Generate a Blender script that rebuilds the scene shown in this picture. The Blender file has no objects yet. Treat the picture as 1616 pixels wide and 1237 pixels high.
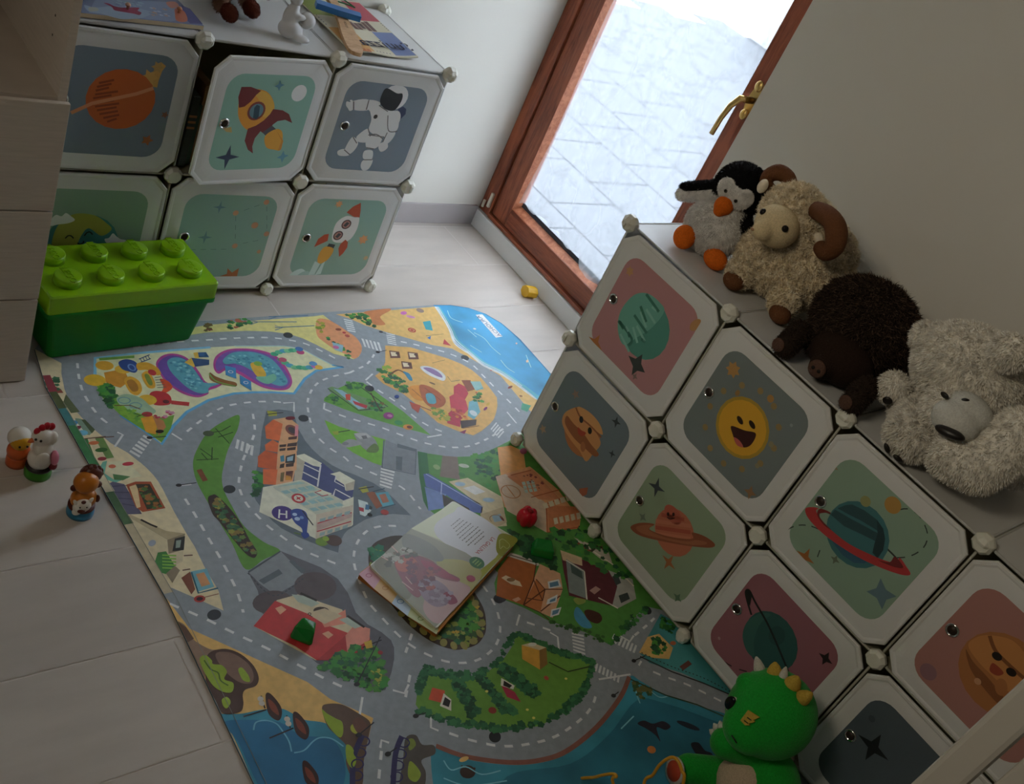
import bpy, bmesh, math, random
import numpy as np
from mathutils import Vector, Matrix, Euler
from mathutils.geometry import tessellate_polygon
random.seed(7); np.random.seed(7)
scene = bpy.context.scene
COL = scene.collection

# ------------------------------------------------------------------ camera
CR = np.array([[0.74739977, -0.54431364, 0.38094128],
               [-0.09024968, -0.6512489, -0.75347851],
               [0.65821622, 0.52876984, -0.5358674]])      # rows: right, down, forward
CC = np.array([-1.87991276, -2.23436687, 1.71817232])
FPX = 1626.517
cam_d = bpy.data.cameras.new('camera'); cam = bpy.data.objects.new('camera', cam_d); COL.objects.link(cam)
cam_d.sensor_width = 36.0; cam_d.lens = 36.0 * FPX / 1616.0; cam_d.clip_start = 0.02; cam_d.clip_end = 200
m = Matrix.Identity(4)
for i in range(3):
    m[i][0] = CR[0][i]; m[i][1] = -CR[1][i]; m[i][2] = -CR[2][i]; m[i][3] = CC[i]
cam.matrix_world = m
scene.camera = cam

# ------------------------------------------------------------------ light
WORLD_STR, FILL_W = 11.0, 6.2
EXPOSURE = 0.0
vs = scene.view_settings
vs.view_transform = 'Standard'; vs.look = 'None'; vs.gamma = 1.0; vs.use_curve_mapping = False
vs.exposure = EXPOSURE
world = bpy.data.worlds.new('world'); scene.world = world; world.use_nodes = True
bg = world.node_tree.nodes['Background']
bg.inputs['Color'].default_value = (0.83, 0.90, 1.0, 1); bg.inputs['Strength'].default_value = WORLD_STR

def area(name, loc, target, sx, sy, power, color, portal=False, spread=180):
    d = bpy.data.lights.new(name, 'AREA'); d.shape = 'RECTANGLE'; d.size = sx; d.size_y = sy
    d.energy = power; d.color = color; d.spread = math.radians(spread)
    if portal: d.cycles.is_portal = True
    o = bpy.data.objects.new(name, d); COL.objects.link(o); o.location = loc
    o.rotation_euler = (Vector(target) - Vector(loc)).to_track_quat('-Z', 'Z').to_euler()
    return o
area('fill_light', (-2.6, -1.3, 2.35), (0.6, -1.5, 1.1), 0.6, 0.6, FILL_W, (1.0, 0.87, 0.66), spread=110)  # added warm fill, no real lamp there; lifts right wall and cabinet

# ------------------------------------------------------------------ helpers
def ray(px, py):
    return CR.T @ np.array([(px - 808) / FPX, (py - 618.5) / FPX, 1.0])
def on(px, py, p0, n):
    """the point of the plane (p0, n) that the photograph shows at this pixel"""
    d = ray(px, py); p0 = np.array(p0, float); n = np.array(n, float)
    return CC + d * (((p0 - CC) @ n) / (d @ n))
def onz(px, py, z=0.0): return on(px, py, (0, 0, z), (0, 0, 1))
def onx(px, py, x): return on(px, py, (x, 0, 0), (1, 0, 0))
def ony(px, py, y): return on(px, py, (0, y, 0), (0, 1, 0))

def srgb(h):
    h = h.lstrip('#'); out = []
    for i in (0, 2, 4):
        c = int(h[i:i+2], 16) / 255.0
        out.append(c / 12.92 if c <= 0.04045 else ((c + 0.055) / 1.055) ** 2.4)
    return tuple(out)
_m = {}
def M(h, rough=0.6, kind='plain', **kw):
    gain = kw.pop('gain', 1.0); key = (h, rough, kind, gain, tuple(sorted(kw.items())))
    if key in _m: return _m[key]
    mt = bpy.data.materials.new('%s_%s' % (kind, h.strip('#'))); mt.use_nodes = True
    nt = mt.node_tree; b = nt.nodes['Principled BSDF']; c = tuple(min(0.86, q*gain) for q in srgb(h))
    b.inputs['Base Color'].default_value = (*c, 1); b.inputs['Roughness'].default_value = rough
    b.inputs['Metallic'].default_value = kw.get('metal', 0.0)
    b.inputs['Specular IOR Level'].default_value = kw.get('spec', 0.5)
    def noise(scale, detail=3, coord='Object', stretch=None):
        tc = nt.nodes.new('ShaderNodeTexCoord'); mp = nt.nodes.new('ShaderNodeMapping')
        if stretch: mp.inputs['Scale'].default_value = stretch
        nz = nt.nodes.new('ShaderNodeTexNoise'); nz.inputs['Scale'].default_value = scale; nz.inputs['Detail'].default_value = detail
        nt.links.new(tc.outputs[coord], mp.inputs[0]); nt.links.new(mp.outputs[0], nz.inputs['Vector'])
        return nz
    def vary(nz, amt, lo=0.35, hi=0.65):
        rp = nt.nodes.new('ShaderNodeMapRange'); rp.inputs[1].default_value = lo; rp.inputs[2].default_value = hi
        rp.inputs[3].default_value = 1 - amt; rp.inputs[4].default_value = 1 + amt
        mx = nt.nodes.new('ShaderNodeVectorMath'); mx.operation = 'SCALE'; mx.inputs[0].default_value = c
        nt.links.new(nz.outputs['Fac'], rp.inputs[0]); nt.links.new(rp.outputs[0], mx.inputs['Scale'])
        nt.links.new(mx.outputs[0], b.inputs['Base Color'])
    def bump(nz, strength, dist):
        bp = nt.nodes.new('ShaderNodeBump'); bp.inputs['Strength'].default_value = strength; bp.inputs['Distance'].default_value = dist
        nt.links.new(nz.outputs['Fac'], bp.inputs['Height']); nt.links.new(bp.outputs[0], b.inputs['Normal'])
    if kind == 'print':                       # woven play-mat print
        nz = noise(60, 4); vary(nz, 0.07); bump(noise(900, 2), 0.15, 0.001)
    elif kind == 'sea':
        nz = noise(6, 5); vary(nz, 0.25)
    elif kind == 'wall':
        nz = noise(140, 4); bump(nz, 0.12, 0.001); 
    elif kind == 'tile':
        nz = noise(5, 7, stretch=(1.0, 4.0, 1)); vary(nz, 0.05); b.inputs['Roughness'].default_value = rough
    elif kind == 'wood':
        nz = noise(9, 6, stretch=kw_st(kw)); vary(nz, 0.35); bump(nz, 0.2, 0.001)
    elif kind == 'laminate':
        nz = noise(14, 5, stretch=(1, 1, 14)); vary(nz, 0.05); bump(nz, 0.1, 0.0005)
    elif kind == 'fur':
        nz = noise(55, 3); vary(nz, kw.get('v', 0.15)); b.inputs['Specular IOR Level'].default_value = 0.15
    elif kind == 'plush':
        nz = noise(260, 3); vary(nz, 0.10); bump(nz, 0.6, 0.003); b.inputs['Specular IOR Level'].default_value = 0.15
        b.inputs['Sheen Weight'].default_value = kw.get('sheen', 0.0)
    elif kind == 'milky':                     # thin frosted polypropylene sheet: some light passes
        tr = nt.nodes.new('ShaderNodeBsdfTranslucent'); tr.inputs['Color'].default_value = (*c, 1)
        mx = nt.nodes.new('ShaderNodeMixShader'); mx.inputs[0].default_value = kw.get('t', 0.25)
        out = nt.nodes['Material Output']
        nt.links.new(b.outputs[0], mx.inputs[1]); nt.links.new(tr.outputs[0], mx.inputs[2]); nt.links.new(mx.outputs[0], out.inputs[0])
    _m[key] = mt
    return mt
def kw_st(kw): return {'v': (6, 6, 1), 'h': (6, 1, 6), 'x': (1, 8, 8)}[kw.get('dir', 'v')]

def tag(o, label=None, cat=None, group=None, kind=None):
    if label: o['label'] = label
    if cat: o['category'] = cat
    if group: o['group'] = group
    if kind: o['kind'] = kind
    return o
def thing(name, loc, label, cat, group=None):
    o = bpy.data.objects.new(name, None); COL.objects.link(o); o.empty_display_size = 0.05
    o.location = tuple(loc); tag(o, label, cat, group)
    return o
def worldloc(o):
    v = Vector(o.location)
    while o.parent: o = o.parent; v = v + Vector(o.location)
    return v

class MB:
    """collects shapes given in world coordinates and links them as one mesh object"""
    def __init__(s): s.v = []; s.f = []; s.m = []; s.sm = []; s.mats = []; s.X = None
    def mi(s, mat):
        if mat not in s.mats: s.mats.append(mat)
        return s.mats.index(mat)
    def add(s, vs, fs, mat, smooth=False):
        k = len(s.v); i = s.mi(mat)
        if s.X is not None: vs = [s.X @ Vector(v) for v in vs]
        s.v += [tuple(v) for v in vs]; s.f += [[a + k for a in f] for f in fs]
        s.m += [i] * len(fs); s.sm += [smooth] * len(fs)
        return s
    def box(s, a, b, mat):
        x0, y0, z0 = a; x1, y1, z1 = b
        return s.add([(x0,y0,z0),(x1,y0,z0),(x1,y1,z0),(x0,y1,z0),(x0,y0,z1),(x1,y0,z1),(x1,y1,z1),(x0,y1,z1)],
                     [(0,3,2,1),(4,5,6,7),(0,1,5,4),(1,2,6,5),(2,3,7,6),(3,0,4,7)], mat)
    def prism(s, poly, d, mat, mat_side=None, taper=1.0):
        """poly: 3D loop; d: vector it is pushed along"""
        poly = [Vector(p) for p in poly]; d = Vector(d); n = len(poly)
        c = sum(poly, Vector()) / n
        top = [c + (p - c) * taper + d for p in poly]
        tris = tessellate_polygon([poly])
        s.add(poly, [tuple(t) for t in tris], mat); s.add(top, [tuple(t) for t in tris], mat)
        s.add(poly + top, [(i, (i+1) % n, n + (i+1) % n, n + i) for i in range(n)], mat_side or mat)
        return s
    def tube(s, pts, r, mat, seg=10, closed=False, cap=True, smooth=True):
        pts = [Vector(p) for p in pts]; n = len(pts); rs = r if isinstance(r, (list, tuple)) else [r] * n
        V = []; F = []; up = None
        for i, p in enumerate(pts):
            if closed: t = pts[(i+1) % n] - pts[i-1]
            else: t = pts[min(i+1, n-1)] - pts[max(i-1, 0)]
            t.normalize()
            if up is None: up = Vector((0,0,1)) if abs(t.z) < 0.9 else Vector((1,0,0))
            a = t.cross(up); a.normalize(); bq = a.cross(t); up = bq
            for k in range(seg):
                an = 2*math.pi*k/seg; V.append(p + (a*math.cos(an) + bq*math.sin(an)) * rs[i])
        R = n if closed else n - 1
        for i in range(R):
            for k in range(seg):
                j = (i+1) % n; F.append((i*seg+k, i*seg+(k+1)%seg, j*seg+(k+1)%seg, j*seg+k))
        if cap and not closed: F.append(tuple(range(seg))[::-1]); F.append(tuple((n-1)*seg + k for k in range(seg)))
        return s.add(V, F, mat, smooth)
    def lathe(s, prof, c, axis, mat, seg=24, smooth=True, phase=0.0):
        """prof: (radius, height) along axis from c"""
        c = Vector(c); ax = Vector(axis).normalized()
        a = ax.cross(Vector((0,0,1)) if abs(ax.z) < 0.9 else Vector((1,0,0))).normalized(); b = ax.cross(a)
        V = []; F = []
        for r, h in prof:
            for k in range(seg):
                t = 2*math.pi*k/seg + phase; V.append(c + ax*h + (a*math.cos(t) + b*math.sin(t)) * max(r, 1e-5))
        for i in range(len(prof)-1):
            for k in range(seg):
                F.append((i*seg+k, i*seg+(k+1)%seg, (i+1)*seg+(k+1)%seg, (i+1)*seg+k))
        F.append(tuple(range(seg))[::-1]); F.append(tuple((len(prof)-1)*seg + k for k in range(seg)))
        return s.add(V, F, mat, smooth)
    def ell(s, c, r, mat, rot=(0,0,0), seg=20, rings=12, smooth=True):
        if not isinstance(r, (tuple, list)): r = (r, r, r)
        Rm = Euler(rot).to_matrix(); c = Vector(c); V = [c + Rm @ Vector((0,0,-r[2]))]; F = []
        for i in range(1, rings):
            ph = -math.pi/2 + math.pi*i/rings
            for k in range(seg):
                t = 2*math.pi*k/seg
                V.append(c + Rm @ Vector((r[0]*math.cos(ph)*math.cos(t), r[1]*math.cos(ph)*math.sin(t), r[2]*math.sin(ph))))
        V.append(c + Rm @ Vector((0,0,r[2]))); L = len(V)-1
        for k in range(seg):
            F.append((0, 1+(k+1)%seg, 1+k)); F.append((L, L-seg+k, L-seg+(k+1)%seg))
        for i in range(rings-2):
            for k in range(seg):
                a0 = 1+i*seg; F.append((a0+k, a0+(k+1)%seg, a0+seg+(k+1)%seg, a0+seg+k))
        return s.add(V, F, mat, smooth)
    def limb(s, p, q, r0, r1, mat, n=7):
        p = Vector(p); q = Vector(q)
        for i in range(n):
            t = i/(n-1); s.ell(p.lerp(q, t), r0+(r1-r0)*t, mat, seg=14, rings=8)
        return s
    def text(s, body, o, ux, uy, size, mat, ext=0.0, align='CENTER', bold=0.0, lift=0.0):
        """flat or raised letters: o centre, ux reading direction, uy letter-up direction"""
        cu = bpy.data.curves.new('lettering', 'FONT'); cu.body = body; cu.size = size; cu.align_x = align; cu.align_y = 'CENTER'
        cu.extrude = ext; cu.offset = bold; cu.resolution_u = 2
        ob = bpy.data.objects.new('lettering', cu); COL.objects.link(ob)
        dg = bpy.context.evaluated_depsgraph_get(); dg.update()
        me = bpy.data.meshes.new_from_object(ob.evaluated_get(dg))
        ux = Vector(ux).normalized(); uy = Vector(uy); uy = (uy - ux*uy.dot(ux)).normalized(); n = ux.cross(uy); o = Vector(o)
        V = [o + ux*v.co.x + uy*v.co.y + n*(v.co.z + lift) for v in me.vertices]
        s.add(V, [tuple(p.vertices) for p in me.polygons], mat)
        bpy.data.meshes.remove(me); bpy.data.objects.remove(ob); bpy.data.curves.remove(cu)
        return s
    def mesh(s, name, org):
        me = bpy.data.meshes.new(name)
        me.from_pydata([(v[0]-org[0], v[1]-org[1], v[2]-org[2]) for v in s.v], [], s.f)
        for mt in s.mats: me.materials.append(mt)
        me.polygons.foreach_set('material_index', s.m); me.polygons.foreach_set('use_smooth', s.sm)
        me.update(); return me
    def build(s, name, parent=None, bevel=None, org=None, normals=True):
        if parent is not None: org0 = worldloc(parent)
        A = np.array(s.v); 
        if org is None: org = ((A[:,0].min()+A[:,0].max())/2, (A[:,1].min()+A[:,1].max())/2, A[:,2].min())
        me = s.mesh(name, org)
        if normals:
            bm = bmesh.new(); bm.from_mesh(me); bmesh.ops.recalc_face_normals(bm, faces=bm.faces); bm.to_mesh(me); bm.free()
        o = bpy.data.objects.new(name, me); COL.objects.link(o)
        if parent is not None:
            o.parent = parent; o.location = Vector(org) - org0
        else: o.location = org
        if bevel:
            bv = o.modifiers.new('bevel', 'BEVEL'); bv.width = bevel; bv.segments = 2; bv.limit_method = 'ANGLE'; bv.angle_limit = 0.6
        return o

def cr_spline(P, closed=True, n=5):
    P = [np.array(p, float) for p in P]; N = len(P); out = []
    for i in range(N if closed else N-1):
        if closed: a, b, c, d = P[i-1], P[i], P[(i+1) % N], P[(i+2) % N]
        else: a, b, c, d = P[max(i-1,0)], P[i], P[i+1], P[min(i+2,N-1)]
        for k in range(n):
            t = k/n; out.append(0.5*((2*b) + (c-a)*t + (2*a-5*b+4*c-d)*t*t + (3*b-a-3*c+d)*t**3))
    if not closed: out.append(P[-1])
    return out
def pts(sx):
    if not isinstance(sx, str): return [tuple(p) for p in sx]
    return [tuple(float(q) for q in w.split(',')) for w in sx.split()]

class Art:
    """printed picture on a plane: thin layers of coloured shapes, drawn where the photograph shows them"""
    def __init__(s, p0, n, kind='plain', rough=0.6, step=1.2e-4, gain=1.0):
        s.p0 = np.array(p0, float); s.n = np.array(n, float) / np.linalg.norm(n); s.mb = MB(); s.k = 0; s.L = 0
        s.kind = kind; s.rough = rough; s.step = step; s.gain = gain
        a = np.cross((0,0,1), s.n) if abs(s.n[2]) < 0.9 else np.array((1.0,0,0)); s.a = a/np.linalg.norm(a); s.b = np.cross(s.n, s.a)
    def lv(s, L): s.L = L; s.k = 0; return s
    def w(s, p): return on(p[0], p[1], s.p0, s.n)
    def mat(s, h): return h if not isinstance(h, str) else M(h, s.rough, s.kind, gain=s.gain)
    def raw(s, W, h):
        s.k += 1; off = s.n * (s.L*s.step + (s.k % 110)*s.step*0.008)
        W = [Vector(p + off) for p in W]
        if len(W) < 3: return
        fl = [Vector(((np.array(p)-s.p0) @ s.a, (np.array(p)-s.p0) @ s.b, 0)) for p in W]
        s.mb.add(W, [tuple(t) for t in tessellate_polygon([fl])], s.mat(h))
    def p(s, sx, h): s.raw([s.w(p) for p in pts(sx)], h); return s            # sharp polygon
    def s_(s, sx, h): s.raw(cr_spline([s.w(p) for p in pts(sx)]), h); return s  # smooth polygon
    def el(s, px, py, rx, ry, h, rot=0.0, n=20):
        """ellipse in the plane, radii in metres, rot in degrees"""
        c = s.w((px, py)); r = math.radians(rot); 
        s.raw([c + s.a*(rx*math.cos(t)*math.cos(r) - ry*math.sin(t)*math.sin(r)) + s.b*(rx*math.cos(t)*math.sin(r) + ry*math.sin(t)*math.cos(r))
               for t in [2*math.pi*k/n for k in range(n)]], h); return s
    def star(s, px, py, R, h, n=4, inner=0.3, rot=0.0):
        c = s.w((px, py)); W = []
        for k in range(2*n):
            t = math.pi*k/n + math.radians(rot); r = R if k % 2 == 0 else R*inner
            W.append(c + s.a*r*math.cos(t) + s.b*r*math.sin(t))
        s.raw(W, h); return s
    def strip(s, W, w, h):
        n = len(W); L = []; R = []
        for i in range(n):
            t = W[min(i+1,n-1)] - W[max(i-1,0)]; ln = np.linalg.norm(t)
            if ln < 1e-9: continue
            q = np.cross(s.n, t/ln)*w/2; L.append(W[i]+q); R.append(W[i]-q)
        m_ = len(L)
        if m_ < 2: return
        s.k += 1; off = s.n*(s.L*s.step + (s.k % 110)*s.step*0.008)
        s.mb.add([Vector(p+off) for p in L+R], [(i, i+1, m_+i+1, m_+i) for i in range(m_-1)], s.mat(h))
    def l(s, sx, w, h, smooth=False, closed=False):
        W = [s.w(p) for p in pts(sx)]
        if closed and not smooth: W.append(W[0])
        if smooth: W = cr_spline(W, closed=closed)
        if smooth and closed: W.append(W[0])
        s.strip(W, w, h); return s
    def dash(s, sx, w, on_, off_, h, start=0.0):
        W = cr_spline([s.w(p) for p in pts(sx)], closed=False, n=8); d = [0.0]
        for i in range(1, len(W)): d.append(d[-1] + np.linalg.norm(W[i]-W[i-1]))
        A = np.array(W); at = lambda q: np.array([np.interp(q, d, A[:,k]) for k in range(3)])
        q = start
        while q < d[-1]:
            e = min(q+on_, d[-1])
            if e-q > on_*0.3: s.strip([at(q), at((q+e)/2), at(e)], w, h)
            q += on_+off_
        return s
    def zebra(s, sx, n, h, fill=0.55):
        """four corners: bars run p0-p1 and step towards p3-p2"""
        a, b, c, d = [s.w(p) for p in pts(sx)]
        for i in range(n):
            t0 = i/n; t1 = (i+fill)/n
            s.raw([a+(d-a)*t0, b+(c-b)*t0, b+(c-b)*t1, a+(d-a)*t1], h)
        return s
    def bush(s, sx, cols, n, r=0.012, seed=1):
        """leafy clumps scattered inside a printed outline"""
        rnd = random.Random(seed); P = pts(sx); xs = [p[0] for p in P]; ys = [p[1] for p in P]
        def inside(x, y):
            c = False; j = len(P)-1
            for i in range(len(P)):
                if (P[i][1] > y) != (P[j][1] > y) and x < (P[j][0]-P[i][0])*(y-P[i][1])/(P[j][1]-P[i][1]) + P[i][0]: c = not c
                j = i
            return c
        k = 0; tries = 0
        while k < n and tries < n*40:
            tries += 1; x = rnd.uniform(min(xs), max(xs)); y = rnd.uniform(min(ys), max(ys))
            if inside(x, y):
                k += 1; c = s.w((x, y)); R = r*rnd.uniform(0.5, 1.2); ph = rnd.uniform(0, 6.3); W = []
                for j in range(10):
                    t = 2*math.pi*j/10; q = R*(1 if j % 2 else 0.72); W.append(c + s.a*q*math.cos(t+ph) + s.b*q*0.8*math.sin(t+ph))
                s.raw(W, rnd.choice(cols))
        return s
    def disc_bands(s, px, py, R, cols, dirdeg, edges):
        """disc cut by straight bands; edges are -1..1 across the disc, one more than cols"""
        c = s.w((px, py)); th = math.radians(dirdeg); u = s.a*math.cos(th)+s.b*math.sin(th); v = -s.a*math.sin(th)+s.b*math.cos(th)
        for i, h in enumerate(cols):
            e0, e1 = edges[i], edges[i+1]; W = []
            for k in range(9):
                q = e0+(e1-e0)*k/8; W.append(c + u*R*math.sqrt(max(0,1-q*q)) + v*R*q)
            for k in range(9):
                q = e1+(e0-e1)*k/8; W.append(c - u*R*math.sqrt(max(0,1-q*q)) + v*R*q)
            s.raw(W, h)
        return s
    def ring(s, px, py, rx, ry, w, h, rot=0.0, t0=0, t1=360, n=40):
        c = s.w((px, py)); r = math.radians(rot); W = []
        for k in range(n+1):
            t = math.radians(t0+(t1-t0)*k/n)
            W.append(c + s.a*(rx*math.cos(t)*math.cos(r) - ry*math.sin(t)*math.sin(r)) + s.b*(rx*math.cos(t)*math.sin(r) + ry*math.sin(t)*math.cos(r)))
        s.strip(W, w, h); return s

def bake(mb, voxel, smooth_it=8):
    """fuse overlapping lumps into one skin"""
    me = mb.mesh('skin', (0,0,0)); ob = bpy.data.objects.new('skin', me); COL.objects.link(ob)
    r = ob.modifiers.new('r', 'REMESH'); r.mode = 'VOXEL'; r.voxel_size = voxel; r.use_smooth_shade = True
    s = ob.modifiers.new('s', 'SMOOTH'); s.factor = 0.5; s.iterations = smooth_it
    dg = bpy.context.evaluated_depsgraph_get(); dg.update()
    out = bpy.data.meshes.new_from_object(ob.evaluated_get(dg))
    V = np.empty(len(out.vertices)*3); out.vertices.foreach_get('co', V); V = V.reshape(-1, 3)
    F = [tuple(p.vertices) for p in out.polygons]
    bpy.data.objects.remove(ob); bpy.data.meshes.remove(me); bpy.data.meshes.remove(out)
    return V, F

def furry(name, parent, mb, voxel, mats, n=0, length=0.01, width=0.0012, lay=(0,0,-0.5), messy=0.5, curl=0.0, smooth_it=8, skin=None, colorfn=None, jit=0.4, floor=None):
    """a fused plush skin and its pile of short strands, one mesh"""
    V, F = bake(mb, voxel, smooth_it)
    if floor is None: floor = worldloc(parent)[2] + 0.0006
    V[:,2] = np.maximum(V[:,2], floor)
    out = MB(); sk = skin or mats[0]; out.add(V, F, sk, True)
    if n:
        T = []
        for f in F:
            T.append((f[0], f[1], f[2]))
            if len(f) == 4: T.append((f[0], f[2], f[3]))
        T = np.array(T); A = V[T[:,0]]; B = V[T[:,1]]; C = V[T[:,2]]; N = np.cross(B-A, C-A); ar = np.linalg.norm(N, axis=1)
        rs = np.random.RandomState(len(V) % 10007)
        # winding: make normals outward
        cen = V.mean(0); 
        if ((N * ((A+B+C)/3 - cen)).sum(1)).sum() < 0: N = -N
        idx = rs.choice(len(T), n, p=ar/ar.sum()); u = rs.rand(n,1); v = rs.rand(n,1); k = (u+v) > 1; u[k] = 1-u[k]; v[k] = 1-v[k]
        P = A[idx] + (B-A)[idx]*u + (C-A)[idx]*v; Nn = N[idx]/(ar[idx][:,None]+1e-12)
        clump = np.floor(P/0.012); 
        cr = np.sin(clump @ np.array([[12.9,78.2,37.7],[93.9,67.3,11.1],[45.1,31.7,83.5]])*3.1)      # neighbouring strands lean together
        D = Nn + np.array(lay) + cr*messy*0.7 + rs.randn(n,3)*messy*0.35
        D /= np.linalg.norm(D, axis=1)[:,None]
        dot = (D*Nn).sum(1)[:,None]; D = np.where(dot < 0.15, D + Nn*(0.3-dot), D); D /= np.linalg.norm(D, axis=1)[:,None]
        Lh = length*(1 + jit*(rs.rand(n,1)*2-1)); S = np.cross(D, rs.randn(n,3)); S /= np.linalg.norm(S, axis=1)[:,None]; S *= width
        D2 = D + np.array([0,0,-0.35]) + S/width*curl; D2 /= np.linalg.norm(D2, axis=1)[:,None]
        P0 = P - Nn*0.001; P1 = P0 + D*Lh*0.5; P2 = P1 + D2*Lh*0.5
        P1[:,2] = np.maximum(P1[:,2], floor); P2[:,2] = np.maximum(P2[:,2], floor); P0[:,2] = np.maximum(P0[:,2], floor)
        VV = np.stack([P0-S, P0+S, P1+S*0.8, P1-S*0.8, P2], 1).reshape(-1, 3)
        mi = rs.randint(0, len(mats), n) if colorfn is None else colorfn(P, rs)
        for q, mt in enumerate(mats):
            sel = np.where(mi == q)[0]; base = len(out.v)
            vv = VV.reshape(-1,5,3)[sel].reshape(-1,3); ff = []
            for j in range(len(sel)):
                o_ = j*5; ff.append((o_, o_+1, o_+2, o_+3)); ff.append((o_+3, o_+2, o_+4))
            out.add(vv.tolist(), ff, mt, False)
    return out.build(name, parent, normals=False)
# ------------------------------------------------------------------ the room
XW, YB, XD = 0.60, 0.41, 0.70          # right wall face, back wall face, face of the door riser
YJ = -0.553                            # edge of the right wall at the door
WALL = M('#d6d3ca', 0.85, 'wall'); 
def struct(mb, name, bevel=None): return tag(mb.build(name, bevel=bevel), kind='structure')
# floor: long wood-look porcelain planks laid along x with pale grout
fl = MB(); TILE = [M('#c4bbb2', 0.42, 'tile'), M('#bfb6ad', 0.45, 'tile'), M('#c8bfb6', 0.42, 'tile')]; GR = M('#ddd6d0', 0.8)
fl.box((-2.9, -4.2, -0.06), (XD+0.02, YB+0.02, -0.0012), GR)
rw, rl, g = 0.2475, 1.2, 0.0019
for r in range(-16, 3):
    y0 = -0.117 + r*rw; y1 = y0 + rw
    ph = {0: -0.372, 1: 0.555}.get(r, (0.555 + 0.927*(1-r)) ) % rl
    x = ph - 4*rl
    while x < XD:
        a, b = max(x+g, -2.9), min(x+rl-g, XD)
        if b > a: 
            q0, q1 = max(y0+g, -4.2), min(y1-g, YB)
            fl.add([(a,q0,0),(b,q0,0),(b,q1,0),(a,q1,0)], [(0,1,2,3)], TILE[(r*5+int(round(x/rl))*3) % 3])
        x += rl
struct(fl, 'floor')
struct(MB().box((-2.9, YB, 0), (0.86, YB+0.15, 2.6), WALL), 'wall_back')
struct(MB().box((-3.05, -4.2, 0), (-2.9, YB+0.15, 2.6), WALL), 'wall_left')
struct(MB().box((-3.05, -4.35, 0), (0.86, -4.2, 2.6), WALL), 'wall_front')
struct(MB().box((XW, -4.2, 0), (0.86, YJ, 2.6), WALL).box((XW, YJ, 2.2), (0.86, YB, 2.6), WALL), 'wall_right')
struct(MB().box((-3.05, -4.35, 2.6), (0.86, YB+0.15, 2.7), M('#d8d6d2', 0.9)), 'ceiling')
BASE = M('#a9a3a2', 0.5, 'tile')
struct(MB().box((-1.14, YB-0.01, 0.0), (XD, YB, 0.082), BASE), 'baseboard_back', 0.001)
struct(MB().box((XW-0.01, -4.2, 0.0), (XW, YJ, 0.082), BASE), 'baseboard_right', 0.001)
struct(MB().box((XD, YJ, 0.0), (0.86, YB, 0.070), M('#dcdcda', 0.6)), 'trim_1', 0.002)
# terrace outside
tg = MB(); TT = M('#4c4f54', 0.7, 'tile'); tg.box((0.86, -3.5, -0.08), (6.0, 3.5, -0.012), M('#303338', 0.9))
for i in range(-9, 9):
    for j in range(12):
        x = 0.865 + j*0.42; y = i*0.40 + (0.2 if j % 2 else 0)
        tg.box((x, y, -0.012), (x+0.412, y+0.392, -0.008), TT)
struct(tg, 'terrace_ground')
struct(MB().box((6.0, -3.5, -0.08), (6.15, 3.5, 1.0), M('#9c9c9c', 0.8)).box((5.97, -3.5, 1.0), (6.18, 3.5, 1.05), M('#8c8c8c', 0.7)), 'wall_terrace')

# ------------------------------------------------------------------ the french door
def wood_mat(name, c0, c1, stretch):
    mt = bpy.data.materials.new(name); mt.use_nodes = True; nt = mt.node_tree; b = nt.nodes['Principled BSDF']
    tc = nt.nodes.new('ShaderNodeTexCoord'); mp = nt.nodes.new('ShaderNodeMapping'); mp.inputs['Scale'].default_value = stretch
    n1 = nt.nodes.new('ShaderNodeTexNoise'); n1.inputs['Scale'].default_value = 7; n1.inputs['Detail'].default_value = 8; n1.inputs['Distortion'].default_value = 1.2
    wv = nt.nodes.new('ShaderNodeTexNoise'); wv.inputs['Scale'].default_value = 60; wv.inputs['Detail'].default_value = 3
    ad = nt.nodes.new('ShaderNodeMath'); ad.operation = 'MULTIPLY_ADD'; ad.inputs[1].default_value = 0.4
    rp = nt.nodes.new('ShaderNodeValToRGB'); rp.color_ramp.elements[0].color = (*srgb(c0), 1); rp.color_ramp.elements[1].color = (*srgb(c1), 1)
    rp.color_ramp.elements[0].position = 0.45; rp.color_ramp.elements[1].position = 0.85
    nt.links.new(tc.outputs['Object'], mp.inputs[0]); nt.links.new(mp.outputs[0], n1.inputs[0]); nt.links.new(mp.outputs[0], wv.inputs[0])
    nt.links.new(wv.outputs['Fac'], ad.inputs[0]); nt.links.new(n1.outputs['Fac'], ad.inputs[2]); nt.links.new(ad.outputs[0], rp.inputs[0]); nt.links.new(rp.outputs[0], b.inputs['Base Color'])
    b.inputs['Roughness'].default_value = 0.38
    return mt
WV = wood_mat('door_wood_upright', '#5c2512', '#a0583a', (5, 5, 0.5)); WH = wood_mat('door_wood_rail', '#5c2512', '#a0583a', (5, 0.5, 5))
dr = thing('door_1', (0.74, -0.07, 0.07), None, None); tag(dr, kind='structure')
X0, X1, X2 = 0.712, 0.722, 0.775       # outer frame face, sash face, back of sash
gy0, gy1, gz0, gz1 = -0.415, 0.252, 0.185, 2.06
f = MB(); f.box((X0, 0.345, 0.072), (0.80, YB-0.002, 2.198), WV); f.box((X0, YJ+0.002, 0.072), (0.80, -0.50, 2.198), WV)
f.box((X0, -0.50, 2.13), (0.80, 0.345, 2.198), WH); f.box((X0-0.004, -0.50, 0.072), (0.80, 0.345, 0.088), WH)
f.build('door_frame', dr, 0.003)
f = MB(); f.box((X1, gy1, 0.090), (X2, 0.343, 2.128), WV); f.box((X1, -0.498, 0.090), (X2, gy0, 2.128), WV)
f.build('stile', dr, 0.003)
MB().box((X1, gy0, 0.090), (X2, gy1, gz0-0.018), WH).box((X1, gy0, gz1+0.012), (X2, gy1, 2.128), WH).build('rail', dr, 0.003)
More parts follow.
